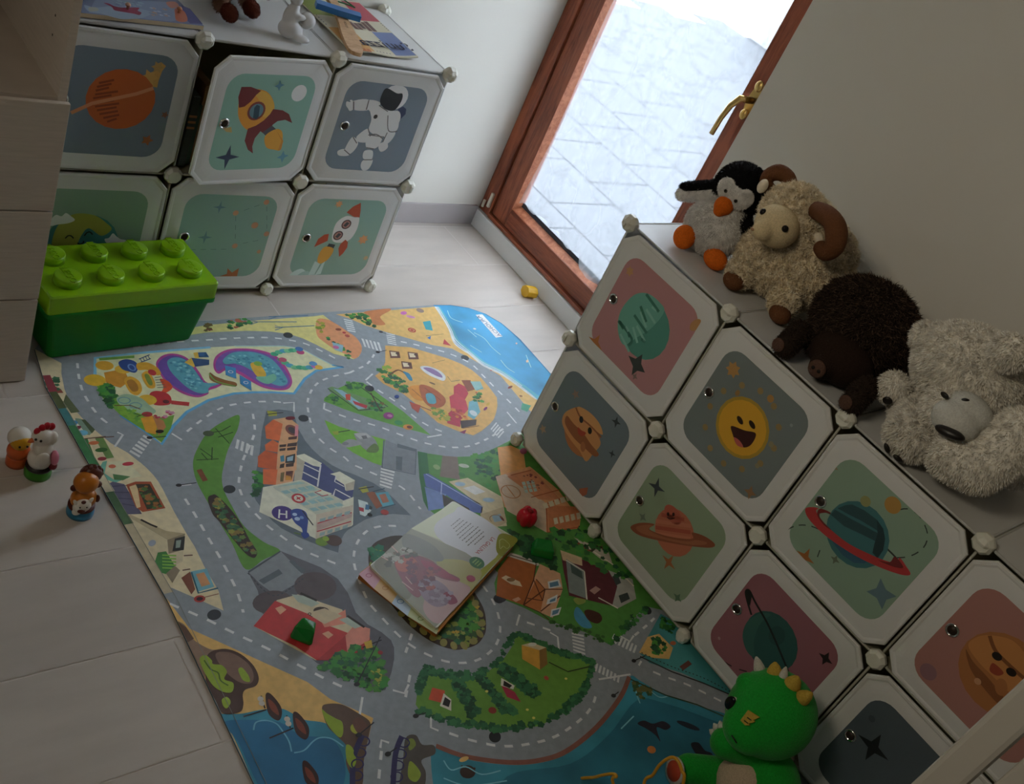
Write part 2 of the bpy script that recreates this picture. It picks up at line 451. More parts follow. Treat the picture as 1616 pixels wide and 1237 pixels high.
# sloping glazing bead, daylight on it painted in as a lighter wood
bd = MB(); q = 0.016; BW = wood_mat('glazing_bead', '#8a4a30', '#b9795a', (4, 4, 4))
def bead(a, b, c, d): bd.add([a, b, c, d], [(0,1,2,3)], BW)
bd.prism([(X1,gy0,gz0-q-0.004),(X1+0.03,gy0,gz0),(X1+0.03,gy0,gz0-0.03)], (0,gy1-gy0,0), BW)
bd.prism([(X1,gy1,gz0-q),(X1+0.03,gy1-0.012,gz0-q),(X1+0.03,gy1,gz0-q)], (0,0,gz1-gz0+0.03), BW)
bd.prism([(X1,gy0,gz0-q),(X1+0.03,gy0+0.012,gz0-q),(X1+0.03,gy0,gz0-q)], (0,0,gz1-gz0+0.03), BW)
bd.build('glazing_bead', dr)
rub = M('#22262e', 0.5)
MB().box((X1+0.030, gy0, gz0-0.004), (X1+0.036, gy1, gz0+0.018), rub).build('gasket', dr)
gl = bpy.data.materials.new('window_glass'); gl.use_nodes = True; nt = gl.node_tree; nt.nodes.remove(nt.nodes['Principled BSDF'])
t = nt.nodes.new('ShaderNodeBsdfTransparent'); t.inputs[0].default_value = (0.95, 0.97, 0.98, 1)
g_ = nt.nodes.new('ShaderNodeBsdfGlossy'); g_.inputs['Roughness'].default_value = 0.02; 
mx = nt.nodes.new('ShaderNodeMixShader'); mx.inputs[0].default_value = 0.05; nt.links.new(t.outputs[0], mx.inputs[1]); nt.links.new(g_.outputs[0], mx.inputs[2]); nt.links.new(mx.outputs[0], nt.nodes['Material Output'].inputs[0])
MB().box((X1+0.038, gy0, gz0-0.005), (X1+0.042, gy1, gz1+0.01), gl).build('glass', dr)
# hinge cover at the foot of the frame
hp = M('#cfc9b8', 0.4); b0 = onx(772, 318, X0-0.004)
MB().box((X0-0.010, 0.353, 0.105), (X0-0.0005, 0.366, 0.165), hp).tube([(X0-0.008, 0.385, 0.09), (X0-0.008, 0.385, 0.12)], 0.006, hp).build('hinge_cover', dr, 0.002)
# brass lever handle, hanging down, on its backplate
BR = M('#cfae6a', 0.28, 'plain', metal=1.0); BRD = M('#6e4f20', 0.35, 'plain', metal=1.0)
h = MB(); hy = -0.462
h.prism([(X1-0.001, hy+0.021*math.cos(a), 1.01+0.055*math.sin(a)*(1.0)) for a in [2*math.pi*k/24 for k in range(24)]], (-0.007,0,0), BR, taper=0.85)
h.ell((X1-0.012, hy, 1.055), (0.008, 0.014, 0.017), BR); h.ell((X1-0.012, hy, 0.965), (0.008, 0.013, 0.016), BR)
h.tube([(X1-0.004, hy, 1.01), (X1-0.045, hy, 1.01)], 0.010, BRD)
h.tube([(X1-0.042, hy-0.004, 1.012), (X1-0.050, hy+0.010, 1.008), (X1-0.054, hy+0.026, 0.975), (X1-0.056, hy+0.034, 0.93), (X1-0.056, hy+0.037, 0.875)], [0.010, 0.010, 0.009, 0.008, 0.008], BR, seg=12)
h.build('door_handle', dr)

# ------------------------------------------------------------------ lace curtain on the door
lc = bpy.data.materials.new('lace'); lc.use_nodes = True; nt = lc.node_tree; nt.nodes.remove(nt.nodes['Principled BSDF']); out = nt.nodes['Material Output']
tc = nt.nodes.new('ShaderNodeTexCoord'); vo = nt.nodes.new('ShaderNodeTexVoronoi'); vo.feature = 'DISTANCE_TO_EDGE'; vo.inputs['Scale'].default_value = 7
nz = nt.nodes.new('ShaderNodeTexNoise'); nz.inputs['Scale'].default_value = 5; nz.inputs['Detail'].default_value = 4
nt.links.new(tc.outputs['Object'], nz.inputs['Vector'])
mpp = nt.nodes.new('ShaderNodeVectorMath'); mpp.operation = 'MULTIPLY_ADD'; mpp.inputs[1].default_value = (0.25,0.25,0.25)
nt.links.new(nz.outputs['Color'], mpp.inputs[0]); nt.links.new(tc.outputs['Object'], mpp.inputs[2]); nt.links.new(mpp.outputs[0], vo.inputs['Vector'])
rp = nt.nodes.new('ShaderNodeMapRange'); rp.inputs[1].default_value = 0.02; rp.inputs[2].default_value = 0.07; rp.inputs[3].default_value = 0.44; rp.inputs[4].default_value = 0.56
nt.links.new(vo.outputs['Distance'], rp.inputs[0])
tp = nt.nodes.new('ShaderNodeBsdfTransparent'); df = nt.nodes.new('ShaderNodeBsdfDiffuse'); df.inputs[0].default_value = (0.7,0.71,0.72,1)
tl = nt.nodes.new('ShaderNodeBsdfTranslucent'); tl.inputs[0].default_value = (0.20,0.212,0.225,1); m1 = nt.nodes.new('ShaderNodeMixShader'); m1.inputs[0].default_value = 0.55
m2 = nt.nodes.new('ShaderNodeMixShader'); nt.links.new(df.outputs[0], m1.inputs[1]); nt.links.new(tl.outputs[0], m1.inputs[2])
nt.links.new(rp.outputs[0], m2.inputs[0]); nt.links.new(m1.outputs[0], m2.inputs[1]); nt.links.new(tp.outputs[0], m2.inputs[2]); nt.links.new(m2.outputs[0], out.inputs[0])
V = []; F = []; NY, NZ = 120, 60
for i in range(NY+1):
    u = i/NY; y = (gy1-0.002) + u*(gy0-gy1+0.004)
    zb = 0.20 + 0.035*math.exp(-((u-0.17)/0.10)**2)*0 + 0.03*abs(math.sin(u*7.1)) + (0.05*max(0, 0.3-abs(u-0.28))/0.3)
    zb = 0.192 + 0.028*max(0, math.sin(math.pi*min(1, u/0.62)))**0.7 + 0.008*math.sin(u*38)
    if u > 0.62: zb = 0.186 - 0.010*(u-0.62)
    for j in range(NZ+1):
        w = j/NZ; z = zb + (2.10-zb)*w
        amp = 0.009*(0.5+0.5*(1-w)) 
        x = 0.738 + amp*math.sin(u*26 + 1.3*math.sin(3*w)) + 0.004*math.sin(u*61+w*4) - 0.004*math.cos(w*17+u*9)
        V.append((x, y, z))
for i in range(NY):
    for j in range(NZ): F.append((i*(NZ+1)+j, (i+1)*(NZ+1)+j, (i+1)*(NZ+1)+j+1, i*(NZ+1)+j+1))
cu = thing('lace_curtain', (0.738, -0.08, 0.2), 'sheer white lace curtain hanging on the glass of the wooden door', 'curtain')
MB().add(V, F, lc, True).build('sheer_cloth', cu)
rod = MB(); rod.tube([(0.745, gy0+0.001, 2.105), (0.745, gy1-0.001, 2.105)], 0.004, M('#dddddd', 0.4)); rod.build('curtain_rod', cu)

# ------------------------------------------------------------------ white drawer cupboard with an open top, at the left edge
LW = M('#c9bfb4', 0.55, 'laminate'); LD = M('#b8ada2', 0.6, 'laminate'); YC = -0.300
cb = thing('drawer_cupboard', (-1.55, 0.0, 0), 'pale wood-grain cupboard with three drawers under an open shelf, left edge', 'cupboard')
c = MB()
c.box((-1.160, YC, 0.0), (-1.144, 0.22, 1.95), LW); c.box((-1.96, YC, 0.0), (-1.944, 0.22, 1.95), LW)
c.box((-1.944, 0.206, 0.0), (-1.160, 0.22, 1.95), LD); c.box((-1.944, YC+0.002, 0.712), (-1.160, 0.206, 0.728), LD)
c.box((-1.944, YC+0.002, 0.0), (-1.160, 0.206, 0.016), LD); c.box((-1.944, YC, 1.934), (-1.160, 0.206, 1.95), LW)
for y_, z_ in ((-0.16, 0.98), (-0.16, 0.94), (-0.05, 0.98), (-0.05,0.90), (-0.22,0.86),(-0.22,0.82)):
    c.lathe([(0.0028, 0), (0.0028, 0.0006)], (-1.160, y_, z_), (-1, 0, 0), M('#2b2622', 0.8), seg=10)
c.build('carcass', cb, 0.001)
for z0, z1 in ((0.004, 0.239), (0.243, 0.470), (0.474, 0.722)):
    MB().box((-1.955, YC-0.013, z0), (-1.139, YC-0.0005, z1), LW).build('drawer', cb, 0.0015)
MB().box((-1.944, YC+0.02, 1.30), (-1.160, 0.206, 1.316), LD).build('shelf', cb, 0.001)
# ------------------------------------------------------------------ cube cabinets
PA = 0.37                                # spacing of the connectors
PWH = M('#dcdcda', 0.42, 'milky', t=0.28); PIN = M('#d2cdb2', 0.5, 'milky', t=0.5)
CONN = M('#dddccf', 0.35); WIRE = M('#b4b3a6', 0.4); DOORM = M('#dddddb', 0.38); CHR = M('#d8d8d8', 0.12, 'plain', metal=1.0); HOLE = M('#30241c', 0.5)
DW, CH = 0.357, 0.035
def octo(P0, du, dw, w, h, c, n, off):
    q = [(c,0),(w-c,0),(w,c),(w,h-c),(w-c,h),(c,h),(0,h-c),(0,c)]
    return [Vector(P0) + du*a + dw*b + n*off for a, b in q]
def rrect(P0, du, dw, x0, x1, y0, y1, r, n, off, k=7):
    out = []
    for cx, cy, a0 in ((x1-r, y0+r, -90), (x1-r, y1-r, 0), (x0+r, y1-r, 90), (x0+r, y0+r, 180)):
        for i in range(k):
            t = math.radians(a0 + 90*i/(k-1)); out.append(Vector(P0) + du*(cx+r*math.cos(t)) + dw*(cy+r*math.sin(t)) + n*off)
    return out
def loft(mb, A, B, mat, smooth=False):
    n = len(A); mb.add(list(A)+list(B), [(i,(i+1)%n,n+(i+1)%n,n+i) for i in range(n)], mat, smooth)
def cap(mb, A, mat):
    mb.add(A, [tuple(range(len(A)))], mat)
class Door:
    """one cube door: slab with a raised rim, printed picture, chrome finger ring"""
    def __init__(s, root, P0, du, n, knob=True, ku=0.062, label=None):
        s.P0 = Vector(P0); s.du = Vector(du).normalized(); s.dw = Vector((0,0,1)); s.n = Vector(n).normalized(); s.root = root
        P0, du, dw, n = s.P0, s.du, s.dw, s.n; mb = MB()
        back = octo(P0, du, dw, DW, DW, CH, n, -0.004); o1 = octo(P0, du, dw, DW, DW, CH, n, 0.0)
        def inset(d, off): return octo(P0+du*d+dw*d, du, dw, DW-2*d, DW-2*d, CH-0.3*d, n, off)
        i1 = inset(0.002, 0.0022); i2 = inset(0.007, 0.0022); i3 = inset(0.011, 0.0008); i4 = inset(0.026, 0.0022); i5 = inset(0.034, 0.0026)
        cap(mb, back, DOORM); loft(mb, back, o1, DOORM)
        for a, b in ((o1,i1),(i1,i2),(i2,i3),(i3,i4),(i4,i5)): loft(mb, a, b, DOORM)
        cap(mb, i5, DOORM); s.ob = mb.build('door', root)
        if label: s.ob['label'] = label
        s.base = P0 + n*0.0026
        s.art = Art(s.base, n, 'plain', 0.45, step=1.0e-4, gain=1.3)
        if knob:
            k = MB(); c = P0 + du*ku + dw*(DW/2) + n*0.0026
            k.lathe([(0.0148,0),(0.0148,0.002),(0.0130,0.0036),(0.0112,0.0036),(0.0104,0.001)], c, n, CHR, seg=28)
            k.lathe([(0.0104,0.0009),(0.0104,0.0012)], c, n, HOLE, seg=20); k.build('finger_ring', s.ob)
    def ground(s, h, ins=0.043, r=0.045):
        s.art.lv(1); loop = rrect(s.P0, s.du, s.dw, ins, DW-ins, ins, DW-ins, r, s.n, 0.0026)
        s.art.mb.add([p + s.n*s.art.step*1.0 for p in loop], [tuple(range(len(loop)))], M(h, 0.4, gain=1.38)); return s.art
    def at(s, u, w):  # pixel of a door coordinate, so that hidden pictures can be drawn too
        p = np.array(s.P0 + s.du*u + s.dw*w + s.n*0.0026); q = CR @ (p-CC); return 808+FPX*q[0]/q[2], 618.5+FPX*q[1]/q[2]
    def done(s): 
        # keep every shape inside the printed field by leaving it where it is; tiny overhangs are trimmed below
        ins = 0.043; P = []
        for v in s.art.mb.v:
            d = Vector(v)-s.P0; u = d.dot(s.du); w = d.z; off = d.dot(s.n)
            u = min(max(u, ins), DW-ins); w = min(max(w, ins), DW-ins); 
            P.append(tuple(s.P0 + s.du*u + s.dw*w + s.n*off))
        s.art.mb.v = P; s.art.mb.build('printed_picture', s.ob, normals=False)
def cube_cabinet(name, label, O, dx, n, ncol, depth):
    O = Vector(O); dx = Vector(dx).normalized(); n = Vector(n).normalized(); Z = Vector((0,0,1)); root = thing(name, O + dx*(ncol*PA/2) - n*(depth/2) - Z*0.02, label, 'storage cabinet')
    def P(i, d, j): return O + dx*(i*PA) - n*d + Z*(j*PA)
    c = 0.026
    def panel(nm, o, a, b, la, lb, mat, sag=0.0):
        a = a.normalized(); b = b.normalized(); nn = a.cross(b); mb = MB()
        q = [(c,0.004),(la-c,0.004),(la-0.004,c),(la-0.004,lb-c),(la-c,lb-0.004),(c,lb-0.004),(0.004,lb-c),(0.004,c)]
        L = [o + a*x + b*y - nn*0.0015 for x, y in q]; mb.prism(L, nn*0.003, mat)
        e = [o + a*x + b*y for x, y in q]; mb.tube(e + [e[0]], 0.0032, WIRE if mat is PIN else PWH, seg=6)
        return mb.build(nm, root)
    PTOP = M('#e2e2e0', 0.4, 'milky', t=0.15)
    for i in range(ncol):
        panel('top_panel', P(i,0,2), dx, -n, PA, depth, PTOP)
        panel('bottom_panel', P(i,0,0), dx, -n, PA, depth, PIN); panel('shelf_panel', P(i,0,1), dx, -n, PA, depth, PIN)
        for j in range(2): panel('back_panel', P(i,depth,j), dx, Z, PA, PA, PIN)
    for i in range(ncol+1):
        for j in range(2): panel('side_panel' if i in (0, ncol) else 'divider_panel', P(i,0,j), -n, Z, depth, PA, PWH if i in (0, ncol) else PIN)
    for i in range(ncol+1):
        for j in range(3):
            for d in (0.0, depth):
                mb = MB(); p = P(i, d, j); s = 1 if d == 0 else -1; r = 0.0240 if j else 0.0198
                # faceted cap with a flat octagonal face
                prof = [(r*0.80,-0.012),(r,-0.004),(r,0.004),(r*0.72,0.0125)]
                mb.lathe(prof, p + n*s*0.002, n*s, CONN, seg=8, smooth=False, phase=math.pi/8)
                if j == 2: mb.lathe([(r*0.9,0),(r*0.95,0.006),(r*0.6,0.016)], p, Z, CONN, seg=8, smooth=False, phase=math.pi/8)
                if j == 0: mb.lathe([(r*0.75,-0.0190),(r*0.85,-0.012),(r*0.8,0.0)], p, Z, CONN, seg=8, smooth=False, phase=math.pi/8)
                if i in (0, ncol):
                    sd = -dx if i == 0 else dx
                    mb.lathe([(r*0.9,0),(r*0.95,0.006),(r*0.6,0.014)], p, sd, CONN, seg=8, smooth=False, phase=math.pi/8)
                mb.build('connector', root, 0.0008)
    def door(i, j, open_=0.0, **k):
        g_ = (PA-DW)/2; P0 = P(i, 0, j) + dx*g_ + Z*g_ + n*0.004; du = dx
        if open_:
            hinge = P0 + dx*DW; du = dx*math.cos(open_) - n*math.sin(open_); P0 = hinge - du*DW; nn = du.cross(Z); return Door(root, P0, du, nn if nn.dot(n) > 0 else -nn, **k)
        return Door(root, P0, dx, n, **k)
    return root, door

SLATE, MINT, PINK, SAGE = '#6c7a86', '#7fa597', '#a2767a', '#7c9684'
WHITE = '#dcdcda'
# ---- cabinet on the back wall: three columns
c1, door1 = cube_cabinet('cube_cabinet', 'white plastic cube cabinet against the back wall, space pictures on its six doors', (-3*PA, 0, 0.02), (1,0,0), (0,-1,0), 3, 0.392)
def a4(A, px, py, R, h, rot=0, inner=0.3): A.star(px, py, R, h, 4, inner, rot)
# orange ringed planet
d = door1(0, 1); A = d.ground(SLATE)
A.lv(2).p('228,122 240,118 246,102 254,98 262,104 256,112 250,128 248,138 236,136', '#c79a52'); A.star(236, 122, 0.022, '#cda257', 6, .55); A.star(249, 106, 0.016, '#b79355', 6, .55)
A.lv(3).el(191, 157, 0.0815, 0.0775, '#bd5f2c')
A.lv(4)
for k, (x0, x1, y) in enumerate([(156,180,131),(153,176,137),(151,172,143),(150,186,149),(147,176,155),(148,180,163),(150,188,168),(153,184,174),(157,186,180),(163,188,186),(169,184,192)]): A.l('%d,%d %d,%d' % (x0,y,x1,y-5), 0.0055, '#8f4123')
A.lv(5).l('112,178 145,163 215,148 242,139', 0.009, '#d08d63'); A.lv(6).star(232, 221, 0.016, '#a3683f', 5, .5); A.star(260, 181, 0.010, '#8a5b46', 5, .5)
d.done()
# smiling earth
d = door1(0, 0); A = d.ground(SAGE); A.lv(2).el(127, 387, 0.094, 0.094, '#3f7d7c')
A.lv(3).s_('84,372 96,350 120,337 150,340 168,352 176,362 160,372 140,360 128,372 118,392 100,400 82,396', '#9a9a45'); A.s_('92,405 110,396 130,400 140,412 120,424 96,420', '#8f9a45')
A.lv(4).s_('80,347 88,339 97,341 104,336 112,341 118,347 108,352 92,354 80,356', '#dfe3df'); A.s_('165,377 172,375 178,368 184,373 190,377 199,379 190,384 176,383 168,383', '#dfe3df'); A.s_('76,397 88,388 97,392 106,396 98,402 82,402', '#dfe3df')
A.lv(5).l('103,376 107,372 112,372 116,376', 0.0035, '#1c2022', True); A.l('133,372 137,367 142,366 146,370', 0.0035, '#1c2022', True); A.l('122,383 126,385 131,383 132,380', 0.0035, '#1c2022', True)
d.done()
# red and yellow rocket, door ajar
d = door1(1, 1, open_=0.16, label='door standing ajar'); A = d.ground(MINT)
A.lv(2).s_('376,183 377,160 382,150 400,141 418,143 428,152 433,166 431,176 424,188 412,198 396,206 384,200', '#d99032')
A.lv(3).s_('398,143 412,143 424,149 431,160 432,172 424,186 412,180 410,160', '#dba645')
A.p('377,170 376,153 381,137 396,137 412,143 404,150 396,160 386,168', '#702b2b')
A.p('391,203 404,198 416,190 426,180 431,172 446,174 456,180 461,194 450,189 438,191 430,197 427,208 420,214 411,207 402,218 398,231 399,242 391,236 386,222', '#702b2b')
A.lv(4).p('414,209 429,198 436,204 421,216', '#4c4a52')
A.s_('418,215 434,204 444,206 446,218 443,236 432,236 420,232', '#db9a35'); A.lv(5).p('436,206 447,222 443,236 438,238 444,222', '#c98530')
A.lv(6).el(404.5, 175, 0.0265, 0.0265, '#7d3a2f'); A.lv(7).el(404.5, 175, 0.0205, 0.0205, '#5b7d8b'); A.lv(8).p('399,186 401,170 405,165 410,167 408,184 404,188', '#2c4656')
A.lv(3).el(472, 147, 0.0235, 0.0235, '#dfe5e2'); a4(A, 441, 135, 0.015, '#54839a', 10, .4); a4(A, 446, 247, 0.019, '#5f90a4', 10, .4); a4(A, 359, 248, 0.036, '#2b3a52', 0, .28); A.p('352,203 365,200 366,209 357,208', '#b9a56a')
d.done()
# astronaut
d = door1(2, 1, ku=0.072); A = d.ground('#74808c'); G = '#6d6a69'; W = '#dcdad5'
A.lv(2).p('628,172 636,168 641,172 640,180 630,190', '#3d4766')
A.lv(3).s_('584,170 598,166 616,174 630,176 631,190 618,212 606,216 590,212 582,204 586,188', W)
A.s_('556,160 581,157 582,173 558,173', W); A.s_('581,158 600,162 592,176 582,174', W); A.s_('547,160 553,161 552,158 556,158 558,165 558,172 552,175 549,171 546,166', W)
A.s_('612,183 622,176 629,180 629,198 624,207 612,206', W); A.s_('612,209 624,209 617,222 608,228 604,224', W); A.s_('600,226 610,224 612,232 606,238 600,239 597,232', W)
A.s_('566,212 580,203 584,214 580,224 566,224 562,218', W); A.s_('556,216 565,225 560,236 551,243 544,236', W); A.s_('533,238 544,235 552,243 546,246 534,245', W)
A.s_('580,216 602,214 600,226 592,234 578,233', W); A.s_('575,238 588,238 586,252 573,250', W); A.s_('573,253 588,252 582,266 573,269 569,262', W)
A.lv(4).el(623.5, 153.5, 0.042, 0.0385, '#dfddd8'); A.lv(5).s_('602,150 610,139 626,147 635,148 633,160 622,174 608,172 600,162', '#25272b'); 
A.l('582,158 578,173', 0.0035, G); A.l('558,160 558,173', 0.0035, G); A.l('612,182 613,206 627,207', 0.003, G, True); A.l('611,209 604,224', 0.003, G); A.l('581,213 594,212 604,219', 0.003, G, True); A.l('578,233 590,235', 0.0035, G); A.l('557,216 563,226', 0.003, G); A.l('574,252 587,252', 0.003, G); A.l('581,203 584,215', 0.003, G)
A.l('543,236 552,244', 0.003, G); A.l('584,213 606,216', 0.0025, G); A.l('598,166 612,176', 0.0025, G)
A.lv(6).el(592.5, 184, 0.0065, 0.0065, '#3a3633')
d.done()
# star map
d = door1(1, 0); A = d.ground('#7d9c91'); P3 = '#b98a6c'
A.lv(3)
for x, y, r in ((372,336,.0085),(420.5,319,.0085),(402,355.5,.0105),(420.5,369,.0085),(370.5,388,.0085),(408.5,397,.0065)): A.el(x, y, r, r, P3)
A.lv(2)
for q in ('372,341 371,383', '385,332 413,322', '421,326 421,362', '383,384 413,378', '300,394 362,393'): A.dash(q, 0.0016, 0.016, 0.014, '#5d7570')
a4(A, 347, 327, 0.020, '#5f7f88', 0, .25); a4(A, 323.5, 374.5, 0.022, '#5f7f88', 0, .25); A.p('346,436 358,432 359,423 366,430 377,423 374,436', '#a3623a')
d.done()
# white rocket with two portholes
d = door1(2, 0, ku=0.068); A = d.ground('#84a397')
A.lv(2).s_('530,353 546,341 560,343 567,344 563,362 552,378 536,383 524,378', '#dcd9d4'); A.p('499,345 0,0 0,0', W) if False else None
A.lv(3).p('547,335 557,326 569.5,320 569,332 567.5,343 558,342', '#ad4b32'); A.p('495.5,390 502,377 512,370 519,369 517,380 508,384', '#ad4b32'); A.p('535,405 534,392 537,385 545,378 549,382 548,390 541,400', '#ad4b32')
A.p('519,384 529,386 526,392 516,389', '#3b3d42'); A.s_('514,389 526,392 523,402 514,412 503,416 501,408 506,396', '#cc983f')
A.p('497,412 505,416 496,433 486,435', '#bcd0cb'); A.p('508,416 513,412 506,432 497,434', '#bcd0cb')
for x, y in ((546.5,354),(533.5,371.5)): A.lv(4).el(x, y, 0.0165, 0.0165, '#4c3a3a'); A.lv(5).el(x, y, 0.0125, 0.0125, '#a77a74'); A.lv(6).p('%f,%f %f,%f %f,%f %f,%f' % (x-5,y+2,x+1,y-4,x+5,y-2,x-1,y+4), '#3f3f45')
A.lv(3).star(535, 322, 0.014, '#cf9768', 7, .55); A.star(573, 378, 0.019, '#cf9768', 7, .6); A.star(577, 407, 0.010, '#b5a27a', 6, .6)
A.s_('458,436 464,428 476,424 484,430 489,436', '#c3d4d0'); A.s_('470,436 480,428 492,430 500,436', '#9dbab4')
d.done()
for dd in (): pass

# ---- cabinet along the right wall: five columns towards the camera
dxr = Vector((0.03, -1.0, 0)).normalized(); nr = Vector((-1.0, -0.03, 0)).normalized()
c2, door2 = cube_cabinet('cube_cabinet', 'long white plastic cube cabinet along the right wall, topped with soft toys', (0.083, -0.753, 0.0245), dxr, nr, 5, 0.40)
# mint planet on pink
d = door2(0, 1); A = d.ground('#a97a7c')
A.lv(2).el(1018, 519, 0.078, 0.078, '#4d8a7c'); A.lv(3).s_('975,519 980,490 1000,466 1022,463 1042,478 1048,492 1030,516 1006,532 984,544', '#67a394')
for q in ('978,507 997,534 992,545','1001,497 1021,526', '1011,483 1020,508','1012,535 1018,540'): A.lv(4).l(q, 0.008, '#3c7567', True)
for q in ('979,527 993,555', '988,515 992,523', '999,516 1006,541', '1005,514 1018,539', '1011,492 1020,517', '1020,488 1034,510','1029,484 1036,490'): A.lv(4).l(q, 0.007, '#7fb3a5', True)
for q in ('1020,464 1040,492', '976,506 984,519','992,527 994,532'): A.lv(4).l(q, 0.008, '#3c7567')
A.lv(5).p('992,561 1003,566 1014,559 1012,574 1018,588 1006,585 997,592 999,578', '#353c3a'); A.star(1002, 594, 0.011, '#7d6a66', 4, .4)
A.lv(2).p('929,531 938,535 947,528 944,540 950,553 940,548 934,543', '#b0703c'); A.star(994, 428, 0.014, '#b88a62', 6, .6); A.s_('1090,511 1098,504 1106,505 1104,517 1096,522 1089,520', '#ad7f52')
d.done()
# grinning striped planet
d = door2(0, 0); A = d.ground('#66727a')
A.lv(2).el(918.5, 683.5, 0.066, 0.066, '#a4673a'); A.lv(3).s_('893,650 912,642 924,648 935,662 940,680 948,700 936,716 925,728 915,712 902,696 892,680 887,664', '#bf8650'); A.s_('912,642 930,650 946,668 951,686 936,676 922,664', '#c8925a')
A.lv(4).s_('895,656 905,668 921,684 932,700 945,716 938,720 922,706 905,690 892,668', '#8f5530'); A.l('909,643 916,658 932,672 949,690', 0.005, '#8f5530', True); A.el(920, 705, 0.009, 0.014, '#a4673a', 30)
A.lv(5).el(917.5, 662, 0.0075, 0.0095, '#1d1c1e', 30); A.el(931, 679.5, 0.0075, 0.0095, '#1d1c1e', 30); A.s_('912,674 918,679 925,683 920,688 913,685', '#a3402c')
A.lv(3); a4(A, 972.5, 666, 0.0165, '#2c3539', 20, .35); a4(A, 966, 716, 0.012, '#2c3539', 20, .35); A.star(908.5, 622, 0.015, '#8d7369', 5, .45); A.star(857, 677, 0.015, '#a08870', 5, .45); A.p('914,771 928,769 926,780 918,786 913,781', '#9d5b41')
d.done()
# laughing sun
d = door2(1, 1); A = d.ground('#6c7676')
for k in range(12):
    t = 2*math.pi*k/12; A.lv(2).el(1171+58*math.cos(t), 674+66*math.sin(t), 0.008, 0.008, '#8f7a4e')
A.lv(2).el(1171, 675, 0.074, 0.074, '#a8872a'); A.lv(3).el(1171, 675, 0.066, 0.066, '#cf9c28')
A.lv(4).el(1168, 663, 0.0065, 0.0115, '#2a1c12', 75); A.el(1187, 670, 0.0065, 0.0115, '#2a1c12', 75); A.s_('1154.5,672 1175,679 1193,684 1186,701 1174,706 1162,698 1156,684', '#3a1714'); A.lv(5).s_('1158,690 1166,694 1172,702 1172,706 1163,702', '#b5574d')
A.lv(3).star(1157, 583, 0.021, '#b0854b', 7, .62); A.star(1184, 777, 0.018, '#8d6b4a', 4, .4, 20); A.el(1216, 629, .009, .009, '#a87d42'); A.el(1164, 620, .006, .008, '#92703c'); A.el(1217, 701, .007, .007, '#8a8266'); A.el(1195, 735, .006, .006, '#8a8266'); A.el(1249, 671, .004, .004, '#8a9296')
d.done()
# pink saturn
d = door2(1, 0); A = d.ground('#83957c')
A.lv(2).el(1064, 840, 0.062, 0.062, '#b0694f')
for y, h in ((812,'#a3503e'),(822,'#b9745b'),(832,'#a3503e'),(842,'#b9745b')): A.lv(3).l('%d,%d %d,%d %d,%d' % (1035 if y > 812 else 1044, y, 1062, y+4, 1090 if y > 812 else 1080, y+8), 0.010, h, True)
A.lv(3).el(1062, 812, 0.030, 0.020, '#ad5a48')
A.lv(4).s_('995,832 1010,825 1033,827 1025,835 1050,845 1080,850 1094,849 1092,840 1112,846 1128,858 1122,864 1092,862 1050,855 1010,845', '#8a5039'); A.lv(5).s_('1004,832 1018,828 1030,829 1024,836 1050,848 1084,854 1100,852 1116,856 1108,860 1080,858 1044,850 1014,842', '#9c6346')
A.lv(6).el(1054.5, 811, .004, .005, '#30191a', 20); A.el(1063, 811.5, .004, .005, '#30191a', 20); A.l('1053,816 1058,819 1065,817', 0.0025, '#30191a', True)
A.lv(6); a4(A, 1036.5, 769, 0.028, '#3a454b', 20, .3); a4(A, 1055.5, 887, 0.026, '#9a613a', 0, .3); a4(A, 1014.5, 816, 0.014, '#6a7a6c', 0, .4); a4(A, 1069.5, 943, 0.015, '#57725c', 0, .4)
d.done()
# teal planet with a red ring
d = door2(2, 1); A = d.ground('#7f9784')
A.lv(2).ring(1345, 853, 0.128, 0.026, 0.004, '#2e3332', 0) if False else None
A.lv(2).l('1312,811 1296,806 1293,817 1312,838', 0.004, '#4a2f2a', True); A.l('1396,862 1414,880 1416,887 1402,889 1385,880', 0.004, '#2e3332', True)
A.lv(3).el(1352.5, 843.5, 0.0735, 0.0735, '#3b6c70')
A.lv(4).p('1322,802 1334,797 1345,796 1364,805 1384,820 1396,845 1386,838 1360,822 1340,812', '#2c4a4e'); A.p('1311,812 1318,804 1342,818 1372,834 1394,846 1390,858 1362,844 1332,830', '#2c4a4e')
A.p('1384,820 1394,834 1397,850 1394,868 1385,881 1377,872 1380,858 1385,842', '#22383c'); A.p('1309,846 1316,858 1330,876 1348,888 1364,889 1380,880 1360,872 1332,858', '#33586e')
A.lv(5).s_('1271,803 1281,800 1292,802 1288,806 1296,820 1314,838 1340,858 1372,874 1396,884 1414,888 1420,880 1430,893 1437,906 1424,907 1396,898 1360,882 1328,863 1298,841 1276,818', '#a83535')
A.lv(6).s_('1293,803 1304,805 1312,810 1302,809 1292,812 1300,824 1312,836 1300,828 1290,813', '#6b2424'); A.s_('1412,878 1422,888 1425,896 1410,894 1386,884 1404,887', '#6b2424')
A.lv(3).el(1409, 797, .0185, .0185, '#a6803f'); A.el(1366, 791, .012, .012, '#8a8c5c')
A.lv(2).dash('1243,835 1258,829 1275,829 1290,834 1300,840', 0.0026, 0.018, 0.014, '#2c3835'); A.dash('1420,804 1434,803 1450,813 1460,830 1464,846 1459,862 1446,873 1430,879 1410,880', 0.0026, 0.018, 0.015, '#2c3835'); A.dash('1294,868 1290,879', 0.0026, 0.018, 0.01, '#2c3835')
A.lv(4); a4(A, 1271, 879, 0.025, '#97602f', 10, .32); a4(A, 1318, 883, 0.012, '#5f6a58', 10, .4); a4(A, 1316, 737, 0.012, '#8d7d66', 10, .4); a4(A, 1391, 937, 0.034, '#5c7680', 40, .45)
d.done()
